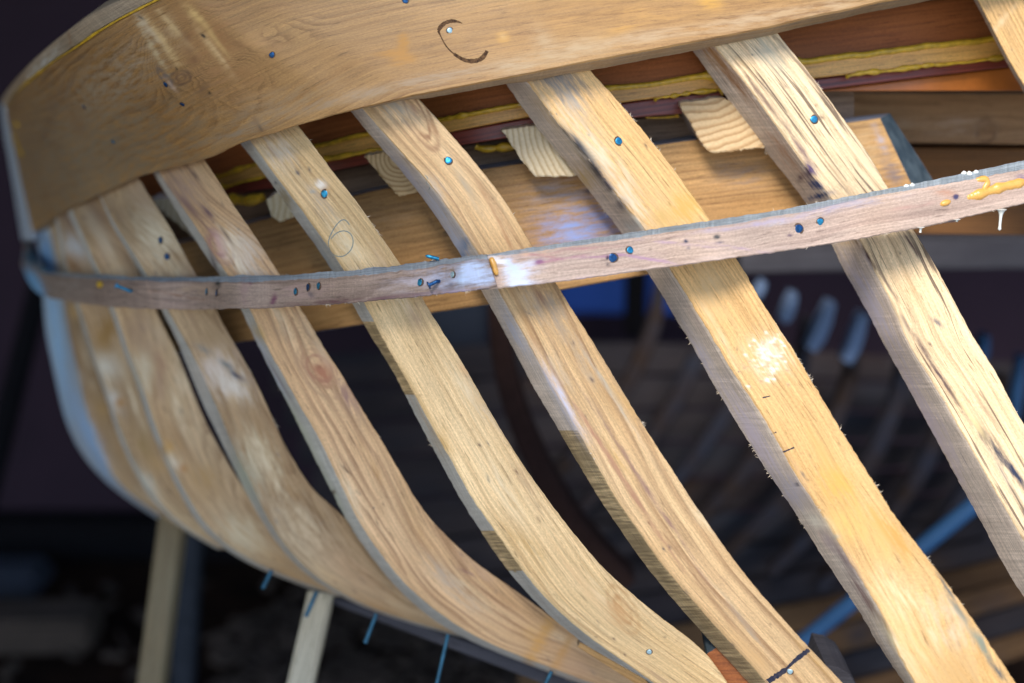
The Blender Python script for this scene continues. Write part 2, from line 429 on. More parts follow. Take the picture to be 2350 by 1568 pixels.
def nail(o, X, Y, r=.0027, mat="nail", proud=.0009, tilt=None, name="nail"):
    loc, nrm = hit(o, X, Y)
    n = nrm.copy()
    n += RNG.normal(size=3)*.12 if tilt is None else np.array(tilt)
    n /= np.linalg.norm(n)
    a = np.cross(n, [0, 0, 1.0]); a /= np.linalg.norm(a); b = np.cross(n, a)
    V = []; seg = 14
    for (h, rr) in ((-.004, .0013), (proud*.0, .0013), (0.0001, r*.93), (proud*.45, r), (proud*.75, r*.86), (proud*.68, r*.35)):
        for k in range(seg):
            th = 2*math.pi*k/seg; q = rr*(1+.06*math.sin(3*th+X))
            V.append(loc+n*h+(a*math.cos(th)+b*math.sin(th))*q)
    F = []
    for i in range(5):
        for k in range(seg): F.append([i*seg+k, i*seg+(k+1) % seg, (i+1)*seg+(k+1) % seg, (i+1)*seg+k])
    F.append([5*seg+k for k in range(seg)]); F.append([k for k in range(seg)][::-1])
    q = len(V); mi = [0]*len(F)
    for h, rr in ((-.001, r*1.32), (.00016, r*1.3), (.00022, r*.5), (-.001, r*.5)):
        for k in range(seg):
            th = 2*math.pi*k/seg; V.append(loc+nrm*h+(a*math.cos(th)+b*math.sin(th))*rr*(1+.1*math.sin(2*th+Y)))
    for i in range(3):
        for k in range(seg): F.append([q+i*seg+k, q+i*seg+(k+1) % seg, q+(i+1)*seg+(k+1) % seg, q+(i+1)*seg+k]); mi.append(1)
    return link(name, V, F, [M[mat], M["seat"]], o, mi, sharp=50)

def ribbon(name, o, pts, w, mat, jitter=0.0):
    """a drawn line lying on the surface of a part"""
    pts = np.asarray(pts, float); seg = np.linalg.norm(np.diff(pts, axis=0), axis=1); s = np.concatenate([[0], np.cumsum(seg)])
    n = max(int(s[-1]/4), 3); q = np.linspace(0, s[-1], n)
    X = gsm(np.interp(q, s, pts[:, 0]), 1.2); Y = gsm(np.interp(q, s, pts[:, 1]), 1.2)
    H = [hit(o, a, b) for a, b in zip(X, Y)]
    L = np.array([h[0]+h[1]*.00012 for h in H]); Nn = np.array([h[1] for h in H])
    T = np.gradient(L, axis=0); T /= np.linalg.norm(T, axis=1)[:, None]
    W = np.cross(T, Nn); W /= np.linalg.norm(W, axis=1)[:, None]
    ww = (np.broadcast_to(np.asarray(w, float), (n,)) if np.ndim(w) == 0 else np.interp(np.linspace(0, 1, n), np.linspace(0, 1, len(w)), w))
    ww = ww*(1+jitter*RNG.normal(size=n)*.5)
    top = [L-W*ww[:, None]/2, L+W*ww[:, None]/2]
    V = np.concatenate([top[0], top[1], top[1]-Nn*.00028, top[0]-Nn*.00028]); F = []
    for i in range(n-1):
        for k in range(4):
            a = k*n; b = ((k+1) % 4)*n
            F.append([a+i, b+i, b+i+1, a+i+1])
    return link(name, V, F, [M[mat]], o, smooth=False)

def prism(name, pts, d, depthvec, matf, mats_, parent, rag=.0):
    """closed outline at one depth, given real thickness"""
    pts = np.array(pts, float)
    # densify
    out = []
    for i in range(len(pts)):
        a, b = pts[i], pts[(i+1) % len(pts)]; m = max(int(np.linalg.norm(b-a)/5), 1)
        for k in range(m):
            out.append(a+(b-a)*k/m+RNG.normal(size=2)*rag)
    out = np.array(out); dd = d(out[:, 0]) if callable(d) else np.full(len(out), d)
    Fp = P(out[:, 0], out[:, 1], dd); cen = Fp.mean(0)
    Fi = Fp + (cen-Fp)/np.linalg.norm(cen-Fp, axis=1)[:, None]*.0012 - FW*.0008
    Bp = Fp + np.array(depthvec)
    n = len(out); V = np.concatenate([Fi, Fp, Bp]); F = [list(range(n))[::-1]]; mi = [0]
    for a, b, m in ((0, n, 0), (n, 2*n, 1)):
        for k in range(n): F.append([a+k, a+(k+1) % n, b+(k+1) % n, b+k][::-1]); mi.append(m)
    F.append([2*n+k for k in range(n)]); mi.append(1)
    o = link(name, V, F, [matf, mats_], parent, mi, smooth=True, sharp=25)
    uvl = o.data.uv_layers.new(name="UVMap")
    li = np.zeros(len(o.data.loops), np.int32); o.data.loops.foreach_get("vertex_index", li)
    q = V-cen; uu = q @ RT; vv = q @ UP + (q @ FW)*.9
    uvl.data.foreach_set("uv", np.stack([uu[li], vv[li]], 1).astype(np.float32).ravel())
    at = o.data.attributes.new("paint", "FLOAT_COLOR", "POINT")
    at.data.foreach_set("color", np.zeros(len(V)*4, np.float32))
    return o

# ================================================================== THE BOAT
boat = thing("wooden_boat", "unplanked wooden boat hull of pale curved ribs under a broad brown top plank", "boat", (0.0, 1.3, 0.0))
BLUE = (.03, .16, .42); DBLUE = (.015, .03, .08); DBR = (.10, .05, .03); PUR = (.16, .09, .11); WHT = (.78, .80, .86); PBL = (.42, .52, .78)
YEL = (.62, .36, .07); GRY = (.36, .33, .29); LAV = (.55, .50, .58); ORB = (.42, .22, .07); PALE = (.76, .66, .50)

ribs = {}
PB_X = [44, 75, 125, 214, 320, 385, 490, 549, 612, 685, 803, 946, 1193, 1345, 1574, 1775, 2024, 2450]
PB_D = [1.86, 1.80, 1.66, 1.51, 1.41, 1.355, 1.285, 1.25, 1.225, 1.205, 1.185, 1.178, 1.178, 1.183, 1.195, 1.205, 1.218, 1.24]
def pback(x): return np.interp(x, PB_X, PB_D)
def speckle(xC, xR, Y, n1=16, n2=26):
    out = []
    ang = math.degrees(math.atan2(Y[-1]-Y[0], xC[-1]-xC[0]))
    for _ in range(n1):
        i = random.randrange(len(Y)); f = random.random()
        j = min(i+8, len(Y)-1); k = max(i-8, 0); a = math.degrees(math.atan2(Y[j]-Y[k], xC[j]-xC[k]))
        c = random.choice([(.42, .25, .11), (.50, .33, .16), (.36, .24, .15), (.78, .64, .42), (.46, .38, .30), (.55, .34, .12), (.80, .68, .48)])
        out.append((xC[i]+(xR[i]-xC[i])*f, Y[i], random.uniform(20, 90), random.uniform(5, 20), a+random.uniform(-5, 5), c, random.uniform(.2, .5)))
    for _ in range(n2):
        i = random.randrange(len(Y)); f = random.random()
        out.append((xC[i]+(xR[i]-xC[i])*f, Y[i], random.uniform(2, 9), random.uniform(2, 3), random.uniform(35, 70), random.choice([(.10, .06, .05), (.20, .11, .06), (.05, .06, .08)]), random.uniform(.4, .9)))
    return out
def rib(key, L, Cc, R, dep, mats, y0, y1, jit=.0004, fuzz=30, knots=(), paints=(), thick=.05, across=-.02, label=None, matsel=None, s=30, nf=None, sR=None):
    Ld = [(x, y) for x, y in L]; ln = y1-y0
    Y = np.arange(y0, y1+.1, 4.0)
    xL = curve(Ld, Y, s); xC = curve(Cc, Y, s); xR = curve(R, Y, sR or s)
    xC = np.maximum(xC, xL+2); xR = np.maximum(xR, xC+8)
    d = gsm(np.interp(Y, [200, 680, 1100, 1500], dep), 12)
    w = np.clip((600-Y)/170, 0, 1); w = w*w*(3-2*w)
    dC = d*(1-w)+(pback(xC)+.006)*w; dR = (d+across)*(1-w)+(pback(xR)+.006)*w
    A = P(xC, Y, dC); B = P(xR, Y, dR)
    D = P(xL, Y, dC+thick); v = D-A
    v = np.stack([gsm(v[:, i], 8) for i in range(3)], 1); D = A+v
    width = np.median(xR-xC); paints = speckle(xC, xR, Y)+[(*b[:6], min(b[6]*1.35, 1.0), *b[7:]) for b in paints]
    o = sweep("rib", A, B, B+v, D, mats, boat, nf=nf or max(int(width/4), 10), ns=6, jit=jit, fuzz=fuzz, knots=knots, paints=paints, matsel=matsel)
    if label: o["label"] = label
    ribs[key] = o
    return o

# --- A: rounded aftermost rib at the stern
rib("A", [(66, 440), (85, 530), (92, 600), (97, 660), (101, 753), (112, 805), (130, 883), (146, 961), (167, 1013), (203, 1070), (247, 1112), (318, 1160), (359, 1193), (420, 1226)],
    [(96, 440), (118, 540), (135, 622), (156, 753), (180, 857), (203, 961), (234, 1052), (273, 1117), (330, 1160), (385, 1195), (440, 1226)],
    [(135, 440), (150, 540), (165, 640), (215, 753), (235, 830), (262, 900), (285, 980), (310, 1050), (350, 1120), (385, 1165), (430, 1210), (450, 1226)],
    (1.80, 1.76, 1.74, 1.78), (M["rib_grey"], M["stern"]), 440, 1222, thick=.09, across=-.03, fuzz=0, paints=[(128, 760, 16, 170, -8, (.36, .60, .86), .9), (205, 1000, 14, 110, -24, (.34, .52, .78), .85), (108, 590, 14, 50, -8, (.20, .40, .70), .9, 2)], label="rounded aftermost rib at the stern")  # blue blobs paint the sky sheen on the left facet
# --- B
rib("B", [(108, 440), (125, 500), (137, 560), (146, 622), (190, 753), (208, 819), (234, 883), (255, 951), (273, 1008), (299, 1065), (330, 1123), (356, 1160), (400, 1205), (440, 1232), (500, 1262)],
    [(116, 440), (133, 500), (146, 560), (155, 622), (199, 753), (217, 819), (243, 883), (264, 951), (283, 1008), (310, 1065), (342, 1123), (368, 1160), (412, 1202), (450, 1228), (510, 1260)],
    [(180, 440), (200, 540), (240, 640), (288, 753), (300, 805), (332, 878), (358, 966), (384, 1029), (410, 1090), (447, 1159), (475, 1205), (520, 1240), (560, 1262)],
    (1.63, 1.60, 1.59, 1.62), (M["rib_grey"], M["side_grey"]), 440, 1260, fuzz=0,
    paints=[(160, 500, 60, 26, 60, (.20, .13, .09), .7), (172, 570, 34, 20, 55, (.42, .44, .46), .7), (168, 610, 14, 26, -35, (.20, .10, .04), .7), (250, 760, 25, 55, 20, (.30, .17, .05), .7), (240, 840, 22, 30, -50, (.62, .58, .48), .7),  # dark browns just below plank and batten are painted shade
            (262, 920, 14, 26, -30, (.62, .60, .55), .7), (275, 925, 12, 12, 0, ORB, .8), (330, 1020, 18, 40, -25, (.33, .22, .09), .5), (335, 1110, 14, 40, -35, (.62, .61, .52), .6)])
# --- C
rib("C", [(135, 440), (156, 492), (193, 571), (219, 628), (268, 753), (281, 805), (313, 878), (338, 966), (364, 1029), (390, 1090), (427, 1159), (453, 1204), (484, 1240), (547, 1286), (612, 1318), (690, 1342), (763, 1370)],
    [(150, 440), (168, 490), (205, 571), (230, 628), (279, 753), (293, 805), (326, 878), (351, 966), (377, 1029), (404, 1090), (441, 1159), (466, 1200), (497, 1234), (560, 1280), (620, 1312), (700, 1338), (775, 1366)],
    [(260, 440), (285, 540), (318, 628), (350, 690), (378, 753), (411, 815), (443, 899), (474, 974), (508, 1034), (536, 1085), (575, 1140), (600, 1175), (623, 1212), (656, 1264), (690, 1300), (745, 1350), (800, 1372)],
    (1.51, 1.48, 1.47, 1.50), (M["rib_grey"], M["side_grey"]), 440, 1368, fuzz=0,
    knots=[(400, 1035, .02, .012, .75), (360, 900, .03, .01, .5)],
    paints=[(225, 500, 50, 20, 60, (.24, .15, .10), .6), (290, 590, 60, 14, 60, (.27, .18, .11), .5), (320, 760, 30, 60, -20, (.34, .23, .16), .5), (230, 540, 80, 16, 60, (.55, .46, .34), .5), (330, 860, 45, 30, 60, (.62, .55, .40), .5), (368, 850, 14, 60, 0, (.36, .20, .12), .45), (385, 1033, 20, 18, 0, (.5, .28, .08), .8),  # brown under the plank and under the batten paints their shadow
            (418, 1075, 10, 9, 0, (.42, .2, .06), .85), (395, 1060, 14, 25, -30, (.7, .62, .48), .6), (470, 1100, 30, 40, -40, (.42, .27, .12), .5), (560, 1230, 60, 35, 40, (.60, .52, .36), .5)])
# --- D
rib("D", [(205, 410), (224, 456), (247, 502), (281, 560), (307, 602), (328, 635), (375, 720), (393, 753), (417, 807), (443, 878), (482, 966), (521, 1039), (540, 1080), (585, 1175), (613, 1212), (646, 1264), (680, 1300), (737, 1350), (803, 1381), (868, 1412), (946, 1438), (1058, 1464)],
    [(213, 410), (234, 458), (260, 510), (292, 557), (312, 589), (340, 635), (390, 720), (408, 753), (432, 792), (460, 849), (492, 922), (518, 982), (547, 1052), (573, 1104), (599, 1159), (633, 1225), (673, 1277), (717, 1321), (779, 1360), (829, 1388), (894, 1414), (960, 1434), (1070, 1462)],
    [(300, 370), (320, 409), (346, 458), (383, 505), (409, 555), (443, 617), (453, 635), (497, 705), (516, 753), (550, 805), (589, 878), (612, 925), (646, 1008), (675, 1057), (706, 1112), (748, 1159), (790, 1172), (820, 1222), (852, 1264), (894, 1321), (943, 1373), (998, 1425), (1075, 1460)],
    (1.41, 1.38, 1.38, 1.43), (M["rib_grey"], M["side_grey"]), 404, 1464, fuzz=40, jit=.0005, across=-.015,
    knots=[(500, 830, .03, .015, .5), (700, 1200, .05, .02, .5)],
    paints=[(360, 540, 80, 40, 60, (.62, .55, .40), .6), (320, 440, 70, 30, 60, (.42, .31, .22), .5), (500, 850, 40, 45, 0, (.62, .52, .44), .6), (530, 880, 45, 26, 40, (.70, .64, .56), .6),  # brown near the plank and batten is shading put in as colour
            (543, 862, 20, 6, 35, DBLUE, 1.0), (520, 838, 18, 6, 35, (.12, .17, .2), .7), (470, 803, 18, 7, 30, (.2, .22, .22), .6), (480, 770, 40, 25, 30, (.35, .24, .13), .5),
            (600, 1050, 60, 30, 60, (.66, .56, .38), .5), (700, 1230, 110, 50, 50, (.62, .50, .34), .4), (800, 1310, 90, 30, 40, (.48, .31, .18), .4), (560, 1100, 25, 60, -20, (.42, .46, .36), .5)])
# --- E
rib("E", [(325, 350), (352, 401), (380, 443), (404, 482), (430, 529), (450, 557), (482, 602), (505, 633), (555, 708), (581, 779), (594, 797), (620, 852), (657, 917), (696, 1003), (727, 1065), (764, 1135), (779, 1165), (810, 1222), (842, 1264), (884, 1321), (933, 1373), (988, 1425), (1058, 1464), (1128, 1496), (1193, 1518), (1329, 1568), (1400, 1596)],
    [(340, 350), (365, 396), (406, 458), (437, 502), (469, 549), (500, 602), (521, 630), (577, 708), (597, 766), (633, 831), (667, 893), (704, 956), (738, 1013), (764, 1073), (795, 1138), (805, 1160), (831, 1212), (868, 1264), (909, 1321), (972, 1381), (1024, 1420), (1081, 1460), (1154, 1494), (1220, 1516), (1345, 1562), (1420, 1592)],
    [(440, 320), (471, 370), (502, 414), (534, 469), (586, 544), (615, 583), (641, 628), (693, 708), (722, 758), (737, 786), (774, 844), (816, 912), (849, 969), (886, 1026), (917, 1078), (959, 1154), (998, 1204), (1040, 1245), (1084, 1288), (1141, 1326), (1193, 1360), (1240, 1395), (1310, 1449), (1352, 1483), (1404, 1521), (1470, 1561), (1530, 1600)],
    (1.32, 1.285, 1.285, 1.34), (M["rib_pink"], M["side_grey"]), 350, 1592, fuzz=40, jit=.0007, across=-.012, nf=34,
    knots=[(733, 843, .035, .018, .75), (490, 560, .04, .016, .7), (1260, 1480, .02, .02, .5)],
    paints=[(733, 845, 34, 24, 45, (.36, .19, .12), .7, -.16), (733, 845, 50, 32, 50, (.40, .24, .14), .6, -.10), (738, 850, 72, 44, 52, (.42, .27, .16), .5, -.08), (500, 562, 26, 16, 60, (.30, .15, .12), .7, -.2), (505, 566, 44, 24, 60, (.34, .20, .15), .5, -.12), (733, 843, 7, 5, 30, (.01, .006, .005), 1.0, 2), (738, 852, 24, 18, 40, (.38, .17, .10), .75), (735, 800, 60, 12, 60, (.62, .46, .30), .4), (800, 910, 34, 15, 60, (.30, .18, .15), .55),
            (430, 470, 60, 6, 48, (.20, .11, .10), .75), (445, 400, 22, 4, 50, (.10, .06, .06), .8), (395, 405, 40, 4, 50, (.15, .09, .07), .6), (478, 490, 20, 7, 50, (.13, .07, .09), .8),
            (505, 560, 30, 10, 65, (.46, .26, .24), .7), (530, 570, 45, 20, 60, PALE, .4), (570, 590, 60, 30, 60, (.62, .53, .44), .5), (520, 540, 3, 30, -35, DBR, .6),
            (492, 610, 5, 30, -20, (.10, .06, .07), .6), (420, 430, 60, 30, 50, (.42, .29, .22), .5), (590, 770, 12, 26, -20, (.45, .30, .10), .6),  # brown tone close under the plank is shade painted in
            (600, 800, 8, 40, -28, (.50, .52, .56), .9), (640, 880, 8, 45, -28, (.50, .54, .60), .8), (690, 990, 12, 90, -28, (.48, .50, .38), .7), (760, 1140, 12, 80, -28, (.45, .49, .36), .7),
            (640, 870, 3, 60, -30, (.18, .12, .12), .55), (795, 1080, 16, 2.5, 45, DBR, .8), (1075, 1315, 22, 3, 25, (.2, .1, .1), .7),
            (765, 1130, 5, 5, 0, DBR, .8), (800, 1210, 8, 7, 50, (.20, .12, .05), .7), (1090, 1290, 50, 20, 50, (.55, .37, .24), .5), (1240, 1470, 90, 14, 118, (.50, .28, .09), .6), (1290, 1500, 60, 10, 118, (.46, .25, .08), .6),
            (1330, 1540, 60, 30, 40, (.42, .27, .17), .4), (850, 1300, 16, 40, -40, (.33, .33, .28), .5)],
    label="curved rib with dark knots, left of the pencilled one")
# --- F, the one with the pencilled figure
rib("F", [(520, 290), (549, 331), (583, 367), (615, 409), (662, 479), (688, 516), (732, 575), (761, 621), (813, 703), (837, 753), (863, 792), (894, 836), (928, 904), (956, 961), (993, 1029), (1024, 1086), (1061, 1154), (1102, 1220), (1141, 1277), (1163, 1313), (1215, 1365), (1246, 1402), (1304, 1449), (1345, 1483), (1397, 1521), (1462, 1561), (1530, 1600)],
    [(550, 290), (581, 331), (612, 375), (633, 406), (649, 425), (685, 471), (717, 518), (764, 578), (789, 620), (842, 701), (865, 753), (894, 805), (925, 857), (959, 919), (988, 974), (1024, 1034), (1055, 1091), (1092, 1161), (1128, 1204), (1163, 1258), (1202, 1313), (1236, 1357), (1288, 1410), (1350, 1462), (1397, 1496), (1462, 1537), (1496, 1566), (1550, 1600)],
    [(655, 250), (685, 289), (725, 338), (745, 370), (772, 404), (810, 450), (855, 513), (894, 570), (920, 606), (972, 687), (1009, 753), (1032, 781), (1071, 849), (1100, 898), (1133, 958), (1163, 1008), (1215, 1089), (1267, 1159), (1308, 1212), (1363, 1280), (1408, 1329), (1439, 1350), (1501, 1407), (1553, 1444), (1605, 1477), (1644, 1524), (1671, 1568), (1690, 1600)],
    (1.245, 1.215, 1.20, 1.22), (M["rib"], M["side_grey"]), 270, 1700, fuzz=50, jit=.0006, nf=36,
    matsel=lambda mi, eid, px, py, u: np.where((mi == 1) & (((py > 1215) & (py < 1310)) | ((py > 735) & (py < 905)))[:, :], 4, mi),
    knots=[(1090, 1290, .05, .02, .3), (735, 430, .02, .01, .5)],
    paints=[(1430, 1400, 60, 26, 62, (.48, .30, .14), .5, -.12), (1430, 1400, 34, 14, 62, (.44, .26, .12), .5, -.2), (745, 430, 16, 12, 0, (.42, .25, .10), .5), (735, 425, 14, 10, 0, (.85, .82, .76), .6), (684, 397, 7, 3, 45, DBLUE, .9), (718, 440, 6, 3, 0, (.3, .33, .33), .5),
            (640, 350, 40, 30, 50, (.62, .55, .46), .5), (620, 345, 3, 30, -40, (.35, .2, .12), .5), (600, 410, 10, 40, -35, (.35, .27, .15), .7), (655, 455, 10, 30, -35, (.30, .24, .14), .7),
            (605, 400, 3, 3, 0, DBLUE, .8), (632, 420, 3, 3, 0, DBLUE, .8), (620, 440, 3, 3, 0, DBLUE, .7), (655, 470, 3, 2, 0, DBLUE, .7), (717, 560, 10, 35, -25, (.28, .27, .27), .7),
            (745, 600, 10, 30, -30, (.30, .32, .33), .8), (800, 560, 60, 25, 60, (.74, .62, .42), .5), (875, 590, 30, 14, 60, (.55, .4, .25), .5), (1065, 850, 16, 7, 50, (.60, .38, .20), .45), (1100, 920, 16, 10, 40, (.60, .42, .22), .4),
            (1420, 1405, 20, 30, -30, (.50, .28, .12), .55), (1330, 1330, 100, 14, 50, (.70, .48, .26), .4), (960, 720, 20, 30, 0, (.45, .30, .2), .4)],
    label="pale rib with a pencilled number six")
# extra slot for bandsawn edge
def add_slot(key, mat):
    ribs[key].data.materials.append(mat)
add_slot("F", M["side_saw"])
# --- G
rib("G", [(770, 215), (803, 258), (842, 302), (881, 346), (902, 370), (954, 435), (1003, 498), (1037, 557), (1050, 575), (1110, 677), (1136, 724), (1163, 773), (1189, 826), (1217, 878), (1244, 925), (1275, 977), (1308, 1034), (1343, 1094), (1384, 1159), (1413, 1201), (1452, 1261), (1499, 1321), (1553, 1389), (1595, 1436), (1640, 1485), (1684, 1527), (1715, 1568), (1745, 1600)],
    [(800, 215), (837, 250), (876, 299), (912, 344), (943, 370), (982, 419), (1019, 463), (1058, 523), (1100, 581), (1146, 669), (1173, 716), (1194, 753), (1217, 794), (1249, 857), (1280, 909), (1319, 974), (1345, 1021), (1379, 1081), (1418, 1154), (1462, 1212), (1507, 1280), (1553, 1337), (1605, 1394), (1647, 1441), (1684, 1485), (1725, 1524), (1751, 1556), (1785, 1600)],
    [(920, 175), (956, 220), (1003, 271), (1050, 323), (1087, 367), (1118, 404), (1167, 469), (1193, 513), (1223, 568), (1280, 654), (1306, 698), (1343, 755), (1379, 813), (1413, 870), (1444, 922), (1483, 985), (1525, 1050), (1553, 1091), (1595, 1159), (1632, 1209), (1673, 1269), (1717, 1326), (1738, 1352), (1798, 1420), (1858, 1488), (1936, 1568), (1965, 1600)],
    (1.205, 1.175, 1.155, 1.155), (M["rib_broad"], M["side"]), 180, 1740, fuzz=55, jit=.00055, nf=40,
    matsel=lambda mi, eid, px, py, u: np.where((mi == 1) & (py > 985), 4, mi),
    knots=[(960, 250, .06, .012, .6)],
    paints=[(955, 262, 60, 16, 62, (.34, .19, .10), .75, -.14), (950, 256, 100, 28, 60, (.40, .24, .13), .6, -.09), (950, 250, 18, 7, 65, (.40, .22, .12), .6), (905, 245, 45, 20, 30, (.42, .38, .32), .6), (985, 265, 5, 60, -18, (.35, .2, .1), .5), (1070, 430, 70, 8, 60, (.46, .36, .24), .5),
            (1150, 520, 90, 5, 62, (.42, .24, .12), .6), (1062, 562, 14, 16, 30, (.02, .13, .33), 1.0, 2), (1060, 585, 12, 9, 0, (.04, .17, .38), .7), (1000, 480, 16, 50, -32, (.60, .60, .68), .7), (1045, 550, 18, 40, -32, (.60, .62, .74), .7),  # lavender along the left edge paints in cool skylight
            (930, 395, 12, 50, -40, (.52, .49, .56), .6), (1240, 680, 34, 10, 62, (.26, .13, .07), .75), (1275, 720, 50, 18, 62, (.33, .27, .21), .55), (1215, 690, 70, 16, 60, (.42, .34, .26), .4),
            (1180, 760, 10, 60, -28, (.58, .58, .66), .7), (1290, 920, 12, 90, -30, (.56, .55, .66), .6), (1400, 900, 120, 5, 58, (.45, .42, .36), .4), (1490, 1130, 230, 5, 57, (.30, .18, .14), .6), (1430, 1100, 190, 5, 57, (.40, .22, .14), .6),  # lavender edge tones continue the painted skylight downward
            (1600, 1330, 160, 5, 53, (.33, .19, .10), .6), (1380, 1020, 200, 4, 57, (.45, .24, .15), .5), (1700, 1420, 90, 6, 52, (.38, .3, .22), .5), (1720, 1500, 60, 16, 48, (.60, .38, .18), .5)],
    label="rib with long brown streaks and a black marker line near its foot")
add_slot("G", M["side_saw"])
# --- H
rib("H", [(1110, 130), (1150, 178), (1163, 193), (1199, 250), (1230, 292), (1277, 351), (1301, 372), (1345, 430), (1391, 490), (1428, 536), (1486, 627), (1519, 674), (1545, 732), (1563, 753), (1595, 802), (1626, 865), (1657, 919), (1696, 982), (1738, 1047), (1767, 1091), (1800, 1143), (1813, 1160), (1850, 1220), (1873, 1261), (1931, 1342), (1980, 1420), (2032, 1508), (2074, 1566), (2098, 1600)],
    [(1165, 130), (1199, 174), (1238, 221), (1272, 273), (1319, 328), (1366, 383), (1405, 435), (1441, 479), (1483, 529), (1532, 610), (1580, 680), (1605, 729), (1626, 753), (1650, 800), (1684, 857), (1731, 922), (1762, 974), (1785, 1008), (1811, 1065), (1842, 1114), (1876, 1161), (1907, 1212), (1944, 1277), (1985, 1342), (2030, 1415), (2045, 1472), (2089, 1550), (2118, 1600)],
    [(1300, 100), (1340, 146), (1389, 198), (1454, 271), (1507, 336), (1533, 367), (1569, 417), (1626, 497), (1691, 594), (1715, 628), (1743, 687), (1790, 753), (1824, 805), (1850, 849), (1884, 906), (1928, 982), (1972, 1052), (2009, 1109), (2040, 1161), (2074, 1212), (2113, 1256), (2160, 1319), (2215, 1394), (2272, 1480), (2311, 1532), (2329, 1566), (2350, 1600)],
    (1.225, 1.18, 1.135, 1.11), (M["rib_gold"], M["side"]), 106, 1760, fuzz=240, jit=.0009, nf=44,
    knots=[(2110, 1350, .05, .03, .5), (2200, 1450, .03, .02, .4)],
    paints=[(1260, 172, 80, 20, 20, (.20, .18, .17), .7), (1290, 225, 3, 16, -20, DBLUE, .7), *[(1322+i*5.6+random.uniform(-3, 3), 320+i*8.2, random.uniform(6, 15), 2.6, -10, (.03, .03, .045), .9) for i in range(15)], (2040, 1230, 70, 30, 52, (.58, .33, .09), .6), (1900, 1060, 90, 24, 55, (.60, .38, .14), .45), (2100, 1500, 120, 40, 60, (.70, .50, .26), .4), (1260, 180, 60, 26, 30, (.17, .16, .16), .5), (1310, 235, 50, 22, 50, (.40, .35, .30), .5), (1330, 320, 70, 30, 55, (.74, .60, .40), .5), (1420, 420, 110, 30, 55, (.74, .60, .42), .5),
            (1330, 335, 9, 45, -38, (.035, .04, .055), .9), (1368, 390, 11, 36, -38, (.03, .035, .06), .95), (1300, 305, 4, 30, -42, (.10, .09, .09), .8), (1395, 425, 8, 22, -38, (.12, .11, .14), .7),
            (1425, 470, 14, 14, 0, (.22, .19, .2), .6), (1340, 410, 20, 30, -35, (.58, .42, .20), .6), (1250, 250, 15, 60, -35, (.55, .40, .24), .5),
            (1570, 480, 34, 44, 50, (.58, .36, .10), .7), (1520, 500, 22, 18, 0, (.55, .36, .13), .55), (1455, 520, 20, 20, 0, (.62, .62, .58), .6),
            (1765, 815, 42, 42, 40, (.80, .68, .50), .5), (1752, 796, 12, 14, 0, (.86, .78, .66), .4), *[(1765+random.gauss(0, 24), 818+random.gauss(0, 26), random.uniform(3, 7), 2.4, 15, random.choice([(.9, .84, .74), (.48, .30, .16), (.9, .84, .74)]), .75) for _ in range(70)], (1640, 700, 60, 30, 60, (.64, .43, .20), .4), (1630, 650, 30, 40, 0, (.60, .42, .22), .35),
            (1610, 820, 14, 70, -28, (.60, .55, .60), .7), (1730, 1000, 20, 110, -30, (.62, .55, .62), .75), (1600, 740, 3, 60, -30, (.32, .22, .24), .5), (1820, 1130, 22, 40, -30, (.52, .48, .54), .6),  # lavender edge patches stand for skylight from low left
            (1880, 1200, 30, 14, 30, (.80, .76, .66), .7), (1925, 1110, 45, 30, 50, (.66, .38, .09), .6), (1940, 1200, 50, 40, 30, (.72, .46, .15), .5), (2010, 1240, 60, 20, 60, (.70, .46, .18), .5),
            (1945, 1290, 8, 50, -32, (.32, .24, .24), .75), (1990, 1380, 8, 60, -36, (.28, .18, .17), .75), (1900, 1240, 10, 30, -32, (.46, .36, .38), .6), (2050, 1470, 8, 60, -34, (.62, .54, .36), .6), (2030, 1430, 5, 40, -34, (.36, .25, .14), .7),
            (1830, 1112, 4, 3, 0, DBLUE, .8), (1918, 1232, 9, 6, 0, (.42, .38, .30), .7), (2170, 1345, 4, 40, -33, (.03, .06, .08), .95, 2), (2200, 1400, 6, 50, -36, (.05, .09, .09), .85), (2245, 1470, 9, 50, -36, (.16, .2, .16), .7), (2290, 1540, 6, 30, -36, (.05, .08, .1), .8),
            (2180, 1430, 40, 80, -30, (.64, .50, .34), .4), (2190, 1540, 40, 50, 0, (.55, .35, .15), .5), (2060, 1360, 60, 30, 50, (.78, .62, .38), .4)],
    label="golden rib with a rough torn patch and frayed edge")
